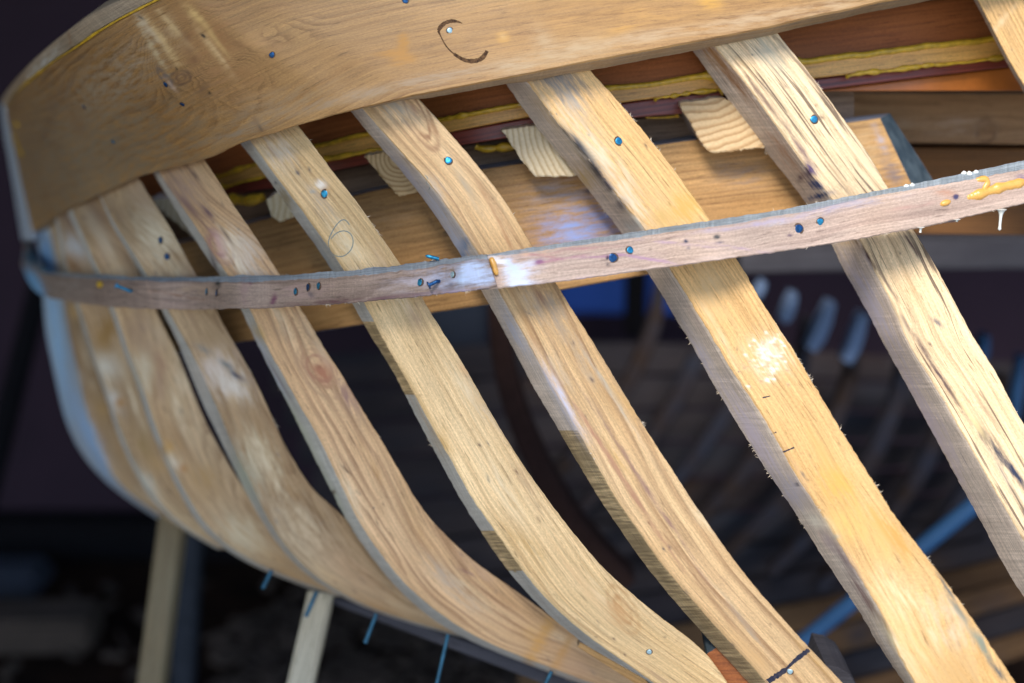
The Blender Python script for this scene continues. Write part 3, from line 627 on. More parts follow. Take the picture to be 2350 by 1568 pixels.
# --- I
rib("I", [(1540, 50), (1580, 100), (1621, 168), (1665, 222), (1746, 336), (1775, 372), (1808, 408), (1850, 468), (1912, 563), (1920, 596), (1962, 667), (2009, 753), (2043, 818), (2087, 899), (2144, 1003), (2207, 1123), (2233, 1162), (2275, 1246), (2316, 1327), (2350, 1371), (2420, 1480)],
    [(1590, 50), (1625, 92), (1700, 175), (1790, 300), (1850, 385), (1900, 445), (1978, 549), (2001, 609), (2037, 675), (2069, 740), (2077, 779), (2129, 857), (2168, 922), (2220, 1013), (2272, 1104), (2350, 1240), (2440, 1390)],
    [(1745, 20), (1775, 65), (1842, 146), (1894, 214), (1920, 250), (1952, 292), (1999, 359), (2025, 408), (2097, 526), (2129, 575), (2155, 622), (2194, 695), (2233, 773), (2282, 841), (2324, 930), (2350, 971), (2480, 1180)],
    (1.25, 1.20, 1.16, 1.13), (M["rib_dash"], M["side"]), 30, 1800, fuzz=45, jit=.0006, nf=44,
    paints=[(1640, 130, 60, 12, 50, (.48, .25, .09), .7), (1690, 190, 70, 9, 52, (.36, .18, .08), .6), (1760, 120, 60, 22, 50, (.48, .43, .32), .6), (1800, 130, 30, 20, 50, (.30, .27, .2), .4),
            (1752, 225, 80, 5, 52, (.22, .14, .10), .7), (1830, 330, 60, 6, 58, (.20, .12, .12), .6), (1872, 425, 18, 10, 30, (.01, .05, .20), 1.0, 2), (1858, 395, 14, 16, 0, (.09, .06, .14), .8), (1880, 450, 26, 6, -15, (.01, .05, .18), .9), (1835, 410, 5, 8, 0, (.03, .02, .08), .9),
            (1800, 350, 60, 14, 55, (.46, .28, .18), .5), (1980, 360, 60, 20, 60, (.72, .58, .38), .4), (2000, 700, 20, 110, -28, (.62, .57, .66), .7), (2130, 960, 22, 160, -28, (.60, .52, .56), .7), (1945, 555, 20, 10, 0, (.72, .55, .34), .5),  # long lavender patches paint skylight on the left edge
            (1985, 580, 110, 4, 55, (.09, .05, .05), .7), (2150, 850, 140, 5, 57, (.10, .06, .06), .8), (2290, 1040, 70, 8, 52, (.02, .03, .06), 1.0), (2320, 1075, 40, 6, 50, (.02, .03, .07), 1.0), (2150, 740, 16, 5, 40, (.16, .14, .15), .8), (2090, 560, 50, 4, 55, (.12, .07, .06), .8), (2230, 960, 60, 6, 55, (.78, .60, .30), .5)],
    label="outermost pale rib flecked with dark dashes")
# --- J, only its lower corner shows
rib("J", [(2180, -110), (2235, 0), (2262, 50), (2290, 108), (2330, 180), (2350, 212), (2400, 300)],
    [(2190, -110), (2243, 0), (2270, 50), (2298, 108), (2338, 180), (2360, 212), (2410, 300)],
    [(2350, -110), (2400, 0), (2430, 50), (2460, 108), (2500, 180), (2520, 212), (2580, 300)],
    (1.26, 1.24, 1.2, 1.2), (M["rib_gold"], M["side"]), -110, 900, fuzz=10, nf=30,
    paints=[(2290, 60, 6, 60, 40, (.62, .46, .26), .5)], label="golden rib crossing the top right corner")

# --- broad top plank, wrapping round the stern
def spl(pts, n, s=2.0):
    pts = np.array(pts, float); seg = np.linalg.norm(np.diff(pts, axis=0), axis=1); t = np.concatenate([[0], np.cumsum(seg)])
    return t, pts
Bp = [(75, 534), (125, 500), (214, 453), (320, 406), (385, 390), (490, 362), (549, 331), (612, 313), (685, 288), (803, 256), (946, 221), (1193, 174), (1345, 143), (1574, 101), (1775, 62), (1868, 39), (1959, 21), (2024, 5), (2090, -6), (2450, -75), (2950, -172)]
Tp = [(12, 250), (28, 222), (60, 192), (100, 160), (130, 137), (180, 106), (221, 76), (270, 47), (330, 16), (400, -18), (500, -60), (760, -130), (940, -175), (1200, -230), (1450, -270), (1560, -290), (1670, -310), (1740, -325), (1830, -340), (2300, -430), (2900, -550)]
Up = [(2, 232), (16, 205), (39, 175), (78, 135), (112, 104), (150, 74), (195, 40), (240, 16), (290, -10), (360, -45), (470, -90), (740, -160), (920, -205), (1180, -260), (1430, -300), (1540, -320), (1650, -340), (1720, -355), (1810, -370), (2290, -460), (2890, -580)]
Bd = [1.80, 1.66, 1.51, 1.41, 1.355, 1.285, 1.25, 1.225, 1.205, 1.185, 1.178, 1.178, 1.183, 1.195, 1.205, 1.21, 1.215, 1.218, 1.222, 1.24, 1.26]
t, b = spl(Bp, 0)
q = np.arange(0, t[-1], 4.0)
def along(pp): return np.stack([gsm(np.interp(q, t, np.array(pp, float)[:, i]), 3) for i in range(2)], 1)
Bq, Tq, Uq = along(Bp), along(Tp), along(Up)
dq = gsm(np.interp(q, t, Bd), 6)-.006
TH = .026
nB = P(Bq[:, 0], Bq[:, 1], dq-.018); nT = P(Tq[:, 0], Tq[:, 1], dq-.018)
tan = np.gradient(nB, axis=0); tan /= np.linalg.norm(tan, axis=1)[:, None]
inw = np.cross(tan, nT-nB); inw /= np.linalg.norm(inw, axis=1)[:, None]
inw *= np.sign(inw @ FW)[:, None]
inw = inw*TH
burl = [(430, 60, .05, .03, .75), (480, 110, .04, .022, .7), (540, 60, .05, .03, .5), (400, 190, .03, .014, .7), (470, 190, .035, .02, .6), (360, 90, .05, .018, .5), (250, 230, .06, .02, -.35), (600, 200, .05, .02, .4), (520, 270, .05, .015, .4), (700, 120, .08, .02, -.3), (1080, 90, .05, .012, .3)]
plank = sweep("sheer_plank", nT, nB, nB+inw, nT+inw, (M["plank"], M["cap"]), boat, nf=100, ns=5, cham=.0015, jit=.0004, knots=burl[5:], burls=[(450, 110, 70, 110, -40, 1.0), (560, 170, 60, 60, 0, .5), (620, 60, 80, 60, 0, .35), (380, 150, 30, 60, -30, .6)],
    paints=[(1500, 20, 700, 110, -10, (.42, .235, .075), .45), (480, 100, 120, 70, 60, (.34, .17, .06), .55), (250, 380, 260, 120, -25, (.24, .18, .105), .45), (372, 95, 62, 9, 55, (.62, .43, .19), .85), (395, 60, 50, 7, 48, (.60, .42, .20), .8), (345, 70, 46, 6, 50, (.52, .40, .25), .8), (455, 45, 34, 10, 50, (.66, .45, .17), .85), (490, 85, 46, 6, 52, (.62, .42, .16), .8), (505, 130, 34, 4, 52, (.58, .40, .2), .7), (425, 85, 14, 14, 0, (.17, .07, .025), .6), (440, 130, 24, 10, 60, (.18, .08, .03), .6), (540, 95, 34, 9, 40, (.18, .085, .03), .55), (415, 178, 22, 16, 0, (.15, .08, .04), .8, -.25), (415, 178, 11, 8, 0, (.16, .08, .04), .8, -.3), (463, 200, 14, 22, -20, (.17, .09, .04), .5), (378, 178, 24, 8, 50, (.09, .08, .08), .8, -.22), (400, 70, 60, 14, 62, (.50, .36, .18), .3), (350, 110, 60, 7, 60, (.52, .40, .22), .7), (330, 60, 30, 10, 60, (.50, .40, .26), .6), (480, 100, 70, 9, 55, (.60, .42, .20), .55), (375, 170, 24, 5, 55, (.10, .08, .08), .7), (392, 195, 20, 4, 50, (.6, .42, .3), .5),
            (466, 82, 8, 4, 40, (.01, .01, .01), 1.0, 2), (405, 158, 4, 3, 40, (.01, .01, .01), 1.0, 2), (480, 212, 5, 4, 50, (.03, .02, .01), 1.0), (322, 40, 9, 3, 30, (.02, .02, .02), .8),
            (460, 60, 30, 10, 40, (.30, .15, .05), .5), (510, 90, 26, 14, 50, (.28, .13, .045), .5), (430, 130, 30, 9, 60, (.28, .14, .05), .5), (560, 170, 50, 10, 20, (.30, .15, .05), .4), (600, 100, 70, 20, 15, (.48, .27, .11), .35),
            (925, 105, 14, 30, 0, (.42, .20, .03), .8, 1.5), (905, 125, 42, 12, 5, (.44, .21, .035), .75, 1.5), (925, 140, 30, 16, 0, (.43, .21, .04), .7, 1.5), (1155, 85, 16, 15, 0, (.50, .27, .06), .6, 2), (1155, 83, 8, 7, 0, (.56, .36, .14), .6),
            (590, 285, 8, 30, -30, (.26, .13, .04), .6), (597, 293, 3, 8, -30, (.03, .02, .02), .8), (690, 255, 8, 5, 0, (.42, .22, .05), .6), (720, 205, 10, 6, 30, (.38, .2, .05), .5),
            (1180, 150, 60, 18, -8, (.46, .34, .20), .6), (1340, 110, 90, 22, -12, (.46, .34, .20), .6), (1250, 100, 40, 22, 60, (.45, .33, .19), .5), (1480, 85, 90, 14, -10, (.45, .33, .2), .6), (1700, 50, 120, 16, -12, (.45, .33, .2), .6), (1900, 15, 100, 14, -14, (.45, .33, .2), .5),
            (1420, 70, 50, 10, -20, (.50, .27, .06), .5), (1630, 8, 26, 12, 0, (.55, .30, .05), .7), (1300, 55, 30, 8, 0, (.50, .29, .10), .4), (1470, 30, 60, 8, 10, (.50, .28, .08), .4),
            (800, 225, 160, 12, -14, (.36, .26, .165), .55), (1000, 180, 120, 12, -11, (.37, .27, .17), .55), (560, 300, 90, 12, -20, (.31, .24, .16), .5), (640, 240, 120, 30, -15, (.31, .23, .14), .35),
            (150, 350, 190, 170, 0, (.20, .16, .11), .5), (260, 180, 120, 60, -40, (.38, .30, .20), .35), (140, 215, 40, 14, -40, (.24, .15, .08), .4), (180, 290, 30, 12, 60, (.24, .14, .07), .5), (115, 270, 14, 40, 20, (.18, .11, .06), .5)],  # dimming toward the stern painted in, together with grey weathering
    matsel=None)
plank["label"] = "broad brown top plank with a burl and dark ring mark"
yy_ = np.arange(236, 556, 4.0)
xl_ = curve([(2, 232), (2, 260), (8, 310), (19, 367), (30, 430), (44, 520), (50, 556)], yy_, 8); xr_ = curve([(6, 232), (13, 260), (26, 310), (42, 367), (54, 430), (70, 520), (76, 556)], yy_, 8)
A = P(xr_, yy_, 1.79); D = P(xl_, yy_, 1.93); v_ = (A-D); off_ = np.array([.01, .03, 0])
stp = sweep("stern_plank", D, A, A+off_, D+off_, (M["stern"], M["stern"]), boat, nf=6, ns=2, cham=.003)  # blue sky sheen comes from the material colour
stp["label"] = "plank end turning round the stern, coloured with blue sky sheen"
# cap board on top of the plank, following its curve
nT2 = P(Tq[:, 0]+1.5, Tq[:, 1]-3, dq-.018); nU = P(Uq[:, 0], Uq[:, 1], dq-.004)
cap = sweep("cap_board", nU, nT2, nT2+inw*1.1, nU+inw*1.1, (M["cap"], M["cap"]), boat, nf=12, ns=4, cham=.002, jit=.0005,
    paints=[(160, 90, 3, 30, -10, (.24, .13, .06), .6), (60, 200, 30, 14, -50, (.38, .24, .14), .5), (95, 150, 50, 10, -45, (.50, .50, .46), .5)])
gl = nT2*.5+nT*.5 - inw*.02
m_ = (Tq[:, 0] < 430)
g_ = gl[m_]; rr = .0016+.0010*np.abs(noise1(len(g_), 4, 1.0)); rr = np.clip(rr, .0012, .004)*.62*np.clip(.75+noise1(len(g_), 9, .45), .25, 1.1)
tube("glue_bead", g_, rr, M["glue"], cap, 8)

# --- long batten (two lengths meeting in a scarf)
xs = np.arange(1118, 2860, 4.0)
yb_u = [(1115, 583), (1163, 575), (1223, 567), (1428, 536), (1631, 505), (1775, 484), (1850, 469), (1962, 448), (2155, 409), (2350, 367), (2450, 346)]
yb_c = [(1115, 595), (1163, 588), (1293, 568), (1423, 552), (1553, 531), (1684, 516), (1775, 497), (1855, 487), (1998, 452), (2180, 422), (2350, 390), (2450, 370)]
yb_l = [(1115, 668), (1163, 661), (1233, 654), (1423, 630), (1553, 612), (1775, 581), (1910, 561), (2129, 521), (2275, 487), (2350, 469), (2450, 446)]
bx = [60, 104, 140, 160, 200, 230, 279, 340, 395, 455, 521, 641, 789, 930, 1120, 1250, 1500, 1650, 1960, 2060, 2450]
bd = [1.80, 1.71, 1.62, 1.57, 1.50, 1.455, 1.42, 1.365, 1.36, 1.36, 1.28, 1.265, 1.205, 1.19, 1.165, 1.150, 1.170, 1.15, 1.188, 1.17, 1.19]
def bback(x): return gsm(np.interp(x, bx, bd), 8)-.010
d_ = bback(xs); th = .019
A = P(xs, curve(yb_c, xs, 10, 0), d_-th); B = P(xs, curve(yb_l, xs, 10, 0), d_-th)
D = P(xs, curve(yb_u, xs, 10, 0), d_); Cc = B + (D-A)*.9
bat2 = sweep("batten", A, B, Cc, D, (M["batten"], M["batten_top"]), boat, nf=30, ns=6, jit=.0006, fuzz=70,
    matsel=lambda mi, eid, px, py, u: np.where((eid[None, :] == 1) & (mi == 1), 2, mi),
    paints=[(1185, 640, 36, 26, 60, (.70, .80, .98), .95, 1.6), (1150, 600, 26, 8, 15, (.86, .90, .98), .9), (1175, 610, 26, 12, 50, (.55, .66, .92), .7), (1212, 625, 26, 30, 0, (.66, .74, .95), .45),  # white smudges plus a painted bluish patch of light at the joint
            (1238, 602, 9, 7, 0, (.24, .10, .20), .9), (1290, 595, 50, 3.2, -10, (.34, .13, .20), .95), (1390, 588, 80, 3.2, -3, (.34, .17, .27), .85), (1490, 595, 60, 3.2, 10, (.38, .22, .36), .8), (1560, 612, 30, 3, 22, (.40, .26, .42), .7), (1345, 570, 60, 3, -3, (.42, .22, .22), .6), (1230, 585, 50, 2.6, 8, (.40, .20, .2), .7), (1260, 582, 70, 3, -6, (.40, .22, .2), .6),
            (1205, 583, 10, 6, 0, (.7, .45, .3), .6), (1250, 578, 8, 6, 0, (.7, .45, .3), .6), (1180, 600, 6, 4, 0, (.70, .42, .25), .6),
            (1574, 554, 5, 5, 0, DBLUE, 1, 2), (1645, 544, 9, 6, 0, (.03, .04, .05), .95, 2), (1652, 556, 9, 3, 0, (.06, .06, .10), .7), (1580, 568, 4, 4, 0, (.1, .1, .16), .8), (1394, 592, 3, 7, 0, (.02, .02, .03), .9), (1395, 607, 4, 5, 0, (.06, .05, .06), .8), (1492, 573, 3, 3, 0, (.04, .02, .02), .9),
            (1700, 520, 90, 5, -8, (.40, .34, .46), .5), (1800, 505, 70, 6, -8, (.42, .37, .48), .5), (1560, 560, 80, 3, 6, (.40, .28, .38), .5), (1700, 570, 90, 3, 10, (.40, .28, .40), .4), (1900, 480, 60, 8, -10, (.36, .32, .42), .6), (1980, 465, 70, 8, -8, (.34, .32, .40), .6),
            (2110, 470, 60, 5, -10, (.42, .26, .22), .6), (2160, 440, 30, 8, 10, (.45, .24, .16), .6), (2194, 452, 7, 6, 0, (.05, .05, .12), .95, 2), (2345, 405, 12, 7, 0, (.22, .16, .24), .7), (1812, 540, 5, 3, 0, (.1, .06, .1), .7), (1780, 515, 20, 5, -10, (.55, .58, .70), .3),
            (1350, 640, 80, 5, -6, (.52, .40, .50), .4), (1600, 600, 200, 8, -8, (.66, .52, .46), .4)])
bat2.data.materials[2] = M["batten_under"]
bat2["label"] = "pinkish right-hand batten length with orange glue smears"
# left length, bending round the stern
xs = np.arange(101, 1142, 4.0)
yl_u = [(95, 612), (117, 622), (146, 625), (219, 630), (312, 635), (453, 635), (612, 632), (789, 621), (920, 607), (1037, 591), (1115, 583), (1142, 579)]
yl_c = [(95, 622), (130, 633), (260, 643), (380, 647), (521, 648), (581, 648), (816, 635), (972, 617), (1060, 600), (1118, 589), (1142, 586)]
yl_l = [(95, 676), (104, 682), (170, 695), (260, 706), (417, 712), (612, 708), (712, 703), (842, 695), (972, 680), (1115, 664), (1142, 659)]
def slant(x, w0, w1):   # the butt leans: top ends sooner than bottom
    k = np.clip((x-1060)/(1141-1060), 0, 1); return x - k*np.array(w0)*(1-w1)
d_ = bback(xs)
lift = np.clip((xs-1000)/60, 0, 1)*.010
xt = xs - np.clip((xs-1050)/91, 0, 1)*23
A = P(xt, curve(yl_c, xt, 8, 0), d_-th-lift); B = P(xs, curve(yl_l, xs, 8, 0), d_-th-lift)
D = P(xt, curve(yl_u, xt, 8, 0), d_-.001); Cc = B + (D-A)*.9
# stern bend: extra stations curling away from the camera
n_ = 16; tt = np.linspace(1, 1/n_, n_)
def curl(Q, X1, Y1, d1, X2, Y2, d2):
    p0 = Q[0]; p1 = P(X1, Y1, d1); p2 = P(X2, Y2, d2); t3 = tt[:, None]
    return (1-t3)**2*p0 + 2*t3*(1-t3)*p1 + t3**2*p2
A = np.concatenate([curl(A, 68, 618, 1.745, 57, 556, 1.93), A]); B = np.concatenate([curl(B, 66, 672, 1.745, 50, 602, 1.93), B])
D = np.concatenate([curl(D, 92, 606, 1.80, 73, 548, 1.955), D]); Cc = np.concatenate([curl(Cc, 92, 660, 1.80, 66, 595, 1.955), Cc])
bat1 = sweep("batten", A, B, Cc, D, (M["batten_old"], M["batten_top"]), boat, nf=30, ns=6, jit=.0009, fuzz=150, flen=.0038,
    matsel=lambda mi, eid, px, py, u: np.where((eid[None, :] == 1) & (mi == 1), 2, mi),
    knots=[(255, 668, .03, .008, .7), (420, 680, .02, .01, .6), (520, 680, .03, .01, .7)],
    paints=[(78, 655, 20, 45, -30, (.16, .42, .72), .9, 2), (70, 590, 18, 22, 0, (.02, .10, .17), .9, 2), (105, 622, 22, 6, 15, (.02, .14, .24), .9, 2), (1090, 630, 50, 30, 0, (.46, .57, .82), .85, 1.4), (1030, 640, 50, 26, 0, (.36, .42, .60), .6), (960, 650, 60, 26, 0, (.42, .38, .42), .5), (1060, 640, 12, 18, 0, (.45, .60, .85), .5),  # sky sheen painted at stern bend; butt mixes white smudges and painted blue light
            (628, 687, 7, 13, 20, (.12, .03, .07), .95, 1.5), (700, 668, 60, 20, 0, (.40, .28, .26), .4), (800, 690, 120, 5, -4, (.12, .06, .06), .7), (930, 678, 90, 5, -7, (.14, .08, .09), .7), (1060, 668, 60, 4, -7, (.35, .26, .36), .5),
            (714, 675, 8, 6, 40, (.08, .07, .09), .8), (500, 655, 6, 12, 0, (.03, .03, .03), .8), (560, 665, 10, 40, 0, (.30, .20, .19), .4), (1035, 654, 5, 5, 0, DBLUE, .6), (575, 650, 4, 4, 0, (.15, .05, .08), .7),
            (420, 680, 60, 3, 10, (.22, .11, .06), .6), (340, 660, 3, 26, -15, (.6, .4, .3), .3), (150, 660, 60, 25, 0, (.30, .25, .21), .5), (450, 665, 50, 10, 0, (.44, .31, .2), .4), (300, 650, 90, 4, 0, (.2, .14, .12), .4)])
bat1.data.materials[2] = M["batten_under"]
bat1["label"] = "weathered left-hand batten length with a whitened butt end"

# glue in the scarf joint, orange smears, white drips
def blob(o, name, pts, rads, mat, off=.0, flat=.45, seed=0):
    """lumpy bead of glue lying on a surface"""
    pts = np.asarray(pts, float); n = max(int(np.linalg.norm(np.diff(pts, axis=0), axis=1).sum()/3), 5)
    k = np.linspace(0, len(pts)-1, n); X = np.interp(k, range(len(pts)), pts[:, 0]); Y = np.interp(k, range(len(pts)), pts[:, 1])
    r = np.interp(k, range(len(pts)), rads)*(1+.10*noise1(n, 1.2, 1.0))
    H = [hit(o, a, b) for a, b in zip(X, Y)]
    L = np.array([h[0]+h[1]*off for h in H]); L = np.stack([gsm(L[:, i], 1.0) for i in range(3)], 1)
    e = np.sqrt(np.clip(1-((np.arange(n)-(n-1)/2)/((n-1)/2+.3))**6, .02, 1))
    return tube(name, L, np.clip(r*e, .0003, 1), M[mat], o, 10)
blob(bat2, "glue_blob", [(1127, 592), (1133, 604), (1137, 618), (1141, 632)], [.0022, .0026, .0024, .0026], "glue_or", .001)
blob(bat2, "glue_smear", [(2215, 455), (2245, 447), (2290, 432), (2350, 418), (2400, 404)], [.004, .0045, .0045, .004, .003], "glue_or", -.0025)
blob(bat2, "glue_smear", [(2240, 412), (2262, 408), (2268, 420), (2255, 440)], [.0028, .003, .003, .003], "glue_or", -.0016)
blob(bat2, "glue_smear", [(2158, 470), (2172, 465), (2182, 462)], [.0022, .0028, .002], "glue_or", -.0006)
blob(bat2, "glue_smear", [(2155, 516), (2175, 512), (2190, 508)], [.0016, .002, .0016], "glue_or", -.0004)
p0 = hit(bat2, 2298, 478)[0]
def drip(o, X, Y, L, r):
    p = hit(o, X, Y)[0]; k = np.linspace(0, 1, 14)
    pts = p[None, :] + np.outer(k*L, [0, 0, -1.0]) + np.array([0, -.001, 0])
    tube("glue_drip", pts, r*(1.9*np.exp(-k*7)+.62+.25*np.exp(-((k-.93)/.07)**2))*np.where(k > .99, .4, 1), M["glue_wh"], o, 10)
drip(bat2, 2297, 480, .0175, .0017); drip(bat2, 2112, 521, .0045, .0013); drip(bat2, 2195, 503, .002, .0012)
for X, Y in ((2080, 428), (2094, 426), (2212, 398), (2225, 400), (2240, 396)):
    blob(bat2, "glue_drop", [(X-6, Y+1), (X, Y), (X+6, Y-1)], [.0012, .0024, .0012], "glue_wh", .0)
blob(bat1, "glue_drop", [(225, 655), (230, 652), (236, 654)], [.002, .004, .002], "glue", 0)

# nails, sub-parts of what they hold
for X, Y, m in ((380, 194, "nail_dark"), (419, 240, "nail_dark"), (193, 246, "nail_dark"), (260, 326, "nail"), (624, 126, "nail_dark"), (930, 2, "nail_dark"), (1032, 70, "nail_pale"), (101, 310, "nail_dark")):
    nail(plank, X, Y, .0022, m)
blob(plank, "glue_run", [(28, 300), (36, 322), (46, 345), (53, 356)], [.001, .0012, .0016, .003], "glue", 0)
blob(plank, "glue_drop", [(38, 284), (42, 288)], [.003, .003], "glue", 0)
nail(ribs["F"], 745, 445, .0030, "nail"); nail(ribs["G"], 1029, 368, .0030, "nail"); nail(ribs["H"], 1420, 324, .0031, "nail"); nail(ribs["I"], 1868, 274, .0031, "nail")
nail(ribs["D"], 368, 551, .003, "nail_dark"); nail(ribs["D"], 383, 590, .003, "nail_dark"); nail(ribs["G"], 1813, 1541, .0022, "nail_pale"); nail(ribs["F"], 1490, 1496, .0022, "nail_pale")
for X, Y, m in ((678, 669, "nail"), (707, 659, "nail_dark"), (731, 656, "nail"), (963, 648, "nail"), (1039, 630, "nail_pale"), (474, 669, "nail"), (497, 672, "nail_dark")):
    nail(bat1, X, Y, .0029 if m != "nail_pale" else .0025, m, tilt=(-.5, 0, .1))
for X, Y, m in ((1406, 592, "nail_dark"), (1446, 574, "nail"), (1833, 525, "nail_dark"), (1882, 509, "nail")):
    nail(bat2, X, Y, .0034 if m == "nail_dark" else .0028, m)
def bent_nail(o, X, Y, dx, dz, L, mat="nail_dark", r=.0015):
    loc, n = hit(o, X, Y); a = np.array([dx, 0, dz])
    pts = [loc-n*.004, loc+n*.003, loc+n*L*.5+a*L*.35, loc+n*L*.75+a*L*.9]
    k = np.linspace(0, 3, 12); pts = np.stack([np.interp(k, range(4), np.array(pts)[:, i]) for i in range(3)], 1)
    d = pts[-1]-pts[-2]; d /= np.linalg.norm(d)
    pts = np.concatenate([pts, [pts[-1]+d*.0002, pts[-1]+d*.0012, pts[-1]+d*.0013]])
    tube("nail", pts, [r]*12+[.0032, .0032, .002], M[mat], o, 12)
bent_nail(bat1, 1008, 646, -.7, -.5, .007); bent_nail(bat1, 303, 668, -1.2, .7, .008, "nail")
loc, n = hit(bat1, 1010, 600)
tube("nail", np.array([loc+np.array([-.001, .002, .0015]), loc+np.array([-.006, .002, .0028]), loc+np.array([-.0105, .002, .004]), loc+np.array([-.012, .002, .0045])]), [.0015, .0016, .0014, .0005], M["nail"], bat1, 10)

# marks
ribbon("pencil_mark", ribs["F"], [(802, 516), (795, 505), (785, 503), (772, 516), (762, 532), (756, 545), (753, 558), (756, 572), (764, 584), (776, 590), (790, 588), (803, 578), (810, 565), (811, 550), (806, 537), (796, 530), (782, 530), (770, 536), (760, 548)], .0007, "pencil")
ribbon("marker_line", ribs["G"], [(1760, 1566), (1775, 1556), (1792, 1545), (1806, 1534), (1820, 1520), (1838, 1505), (1857, 1491)], [.0028, .0045, .004, .002, .003, .0042, .003], "ink", .5)
for a, b in (((1750, 913), (1768, 909)), ((1771, 996), (1782, 992)), ((1797, 1038), (1823, 1027))):
    ribbon("marker_dash", ribs["H"], [a, ((a[0]+b[0])/2, (a[1]+b[1])/2), b], .0011, "ink", .4)
ribbon("ring_mark", plank, [(1061, 54), (1050, 49), (1035, 48), (1020, 53), (1010, 62), (1006, 71)], [.0006, .002, .0030, .003, .0032, .0028], "char", .2)
ribbon("ring_mark", plank, [(1006, 71), (1012, 85), (1022, 104), (1032, 116), (1042, 124)], [.002, .0008, .0012, .001, .0012], "char", .2)
ribbon("ring_mark", plank, [(1042, 124), (1055, 133), (1070, 140), (1088, 141), (1103, 137), (1112, 128), (1118, 117)], [.0022, .0030, .0028, .0040, .0030, .0038, .0026], "char", .25)
ribbon("pencil_mark", ribs["G"], [(975, 403), (985, 408), (975, 420), (990, 427), (984, 436)], .0005, "pencil")

# --- inner timbers seen between the ribs
def ref(x): return np.interp(x, [0, 130, 225, 320, 420, 540, 620, 800, 1100, 1500, 1950, 2450], [1.86, 1.63, 1.52, 1.46, 1.41, 1.32, 1.30, 1.24, 1.20, 1.205, 1.225, 1.26])
def band(name, top, bot, x0, x1, off, thick, mats, n=5.0, top_back=None, **kw):
    xs = np.arange(x0, x1+.1, n); d = gsm(ref(xs), 10)+off
    A = P(xs, curve(top, xs, 10, 0), d); B = P(xs, curve(bot, xs, 10, 0), d)
    v = np.array([0, thick, 0.0])
    if top_back is not None:
        D = P(xs, curve(top_back, xs, 10, 0), d+thick); return sweep(name, A, B, B+(D-A), D, mats, boat, **kw)
    return sweep(name, A, B, B+v, A+v, mats, boat, **kw)
bead1 = [(330, 455), (400, 434), (500, 407), (553, 387), (586, 378), (725, 336), (850, 307), (1008, 276), (1193, 241), (1392, 201), (1501, 190), (1621, 172), (1840, 143), (2129, 107), (2288, 91), (2450, 70)]
glue2 = [(330, 480), (430, 452), (523, 427), (613, 404), (751, 365), (881, 341), (1040, 302), (1193, 273), (1426, 236), (1647, 206), (1868, 180), (2311, 130), (2450, 114)]
mar3 = [(330, 500), (430, 472), (536, 446), (639, 430), (772, 391), (1061, 333), (1154, 319), (1454, 271), (1564, 262), (1892, 206), (2100, 180), (2350, 150), (2450, 138)]
up0 = [(x, y-105) for x, y in bead1]
band("inner_stringer", up0, bead1, 300, 2900, .065, .03, (M["red"], M["red"]), nf=24, ns=3)["label"] = "reddish brown inner stringer above the yellow glue"
band("inner_stringer", [(x, y+3) for x, y in bead1], glue2, 300, 2900, .058, .03, (M["ochre"], M["ochre"]), nf=10, ns=3)["label"] = "ochre inner stringer between two glue lines"
band("layered_stringer", [(x, y+2) for x, y in glue2], mar3, 300, 2900, .064, .04, (M["maroon"], M["maroon"]), nf=10, ns=3)
xs = np.arange(1860, 2440, 5.0)
band("varnished_board", [(1860, 206), (1892, 207), (2100, 181), (2350, 151), (2450, 139)], [(1860, 212), (1930, 210), (2350, 209), (2450, 208)], 1870, 2900, .075, .03, (M["orange"], M["orange"]), nf=6, ns=3)
band("inner_plank", [(x, y+2) for x, y in mar3], [(330, 590), (536, 540), (850, 470), (1190, 400), (1500, 350), (1950, 290)], 300, 1960, .12, .02, (M["grey_plank"], M["grey_plank"]), nf=12, ns=2)
# glue beads
def bead(pts, x0, x1, off, r0, rv, s=3):
    xs = np.arange(x0, x1, 3.0); d = gsm(ref(xs), 10)+off
    p = P(xs, curve(pts, xs, 8, 0)+noise1(len(xs), 5, 1.2), d)
    r = np.clip(r0+rv*np.abs(noise1(len(xs), s, 1.0)), .0006, .006)
    r[0] = r[-1] = .0003
    tube("glue_bead", p, r, M["glue"], boat, 8)
bead(bead1, 480, 600, .060, .0013, .0008); bead(bead1, 705, 870, .059, .0020, .0008); bead(bead1, 985, 1215, .059, .0020, .0009)
bead([(1380, 203), (1440, 200), (1500, 194), (1560, 183), (1640, 171)], 1380, 1645, .059, .0026, .0016, 6); bead(bead1, 1825, 2330, .058, .0028, .0014, 8)
bead([(x, y+1) for x, y in glue2], 505, 620, .057, .001, .0009, 2); bead(glue2, 745, 900, .056, .0016, .0016, 3); bead(glue2, 1500, 1660, .057, .0006, .0022, 2.5); bead([(x, y+1) for x, y in glue2], 1940, 2330, .057, .0012, .001)
bead([(1085, 335), (1105, 343), (1130, 342), (1180, 334)], 1090, 1185, .085, .0022, .0014, 4); bead([(525, 455), (560, 462), (605, 455)], 528, 607, .055, .0042, .0012, 4); bead([(1480, 272), (1560, 268)], 1480, 1560, .08, .0008, .0008, 3)
bead([(1140, 340), (1190, 335)], 345, 350, .08, .001, .001)

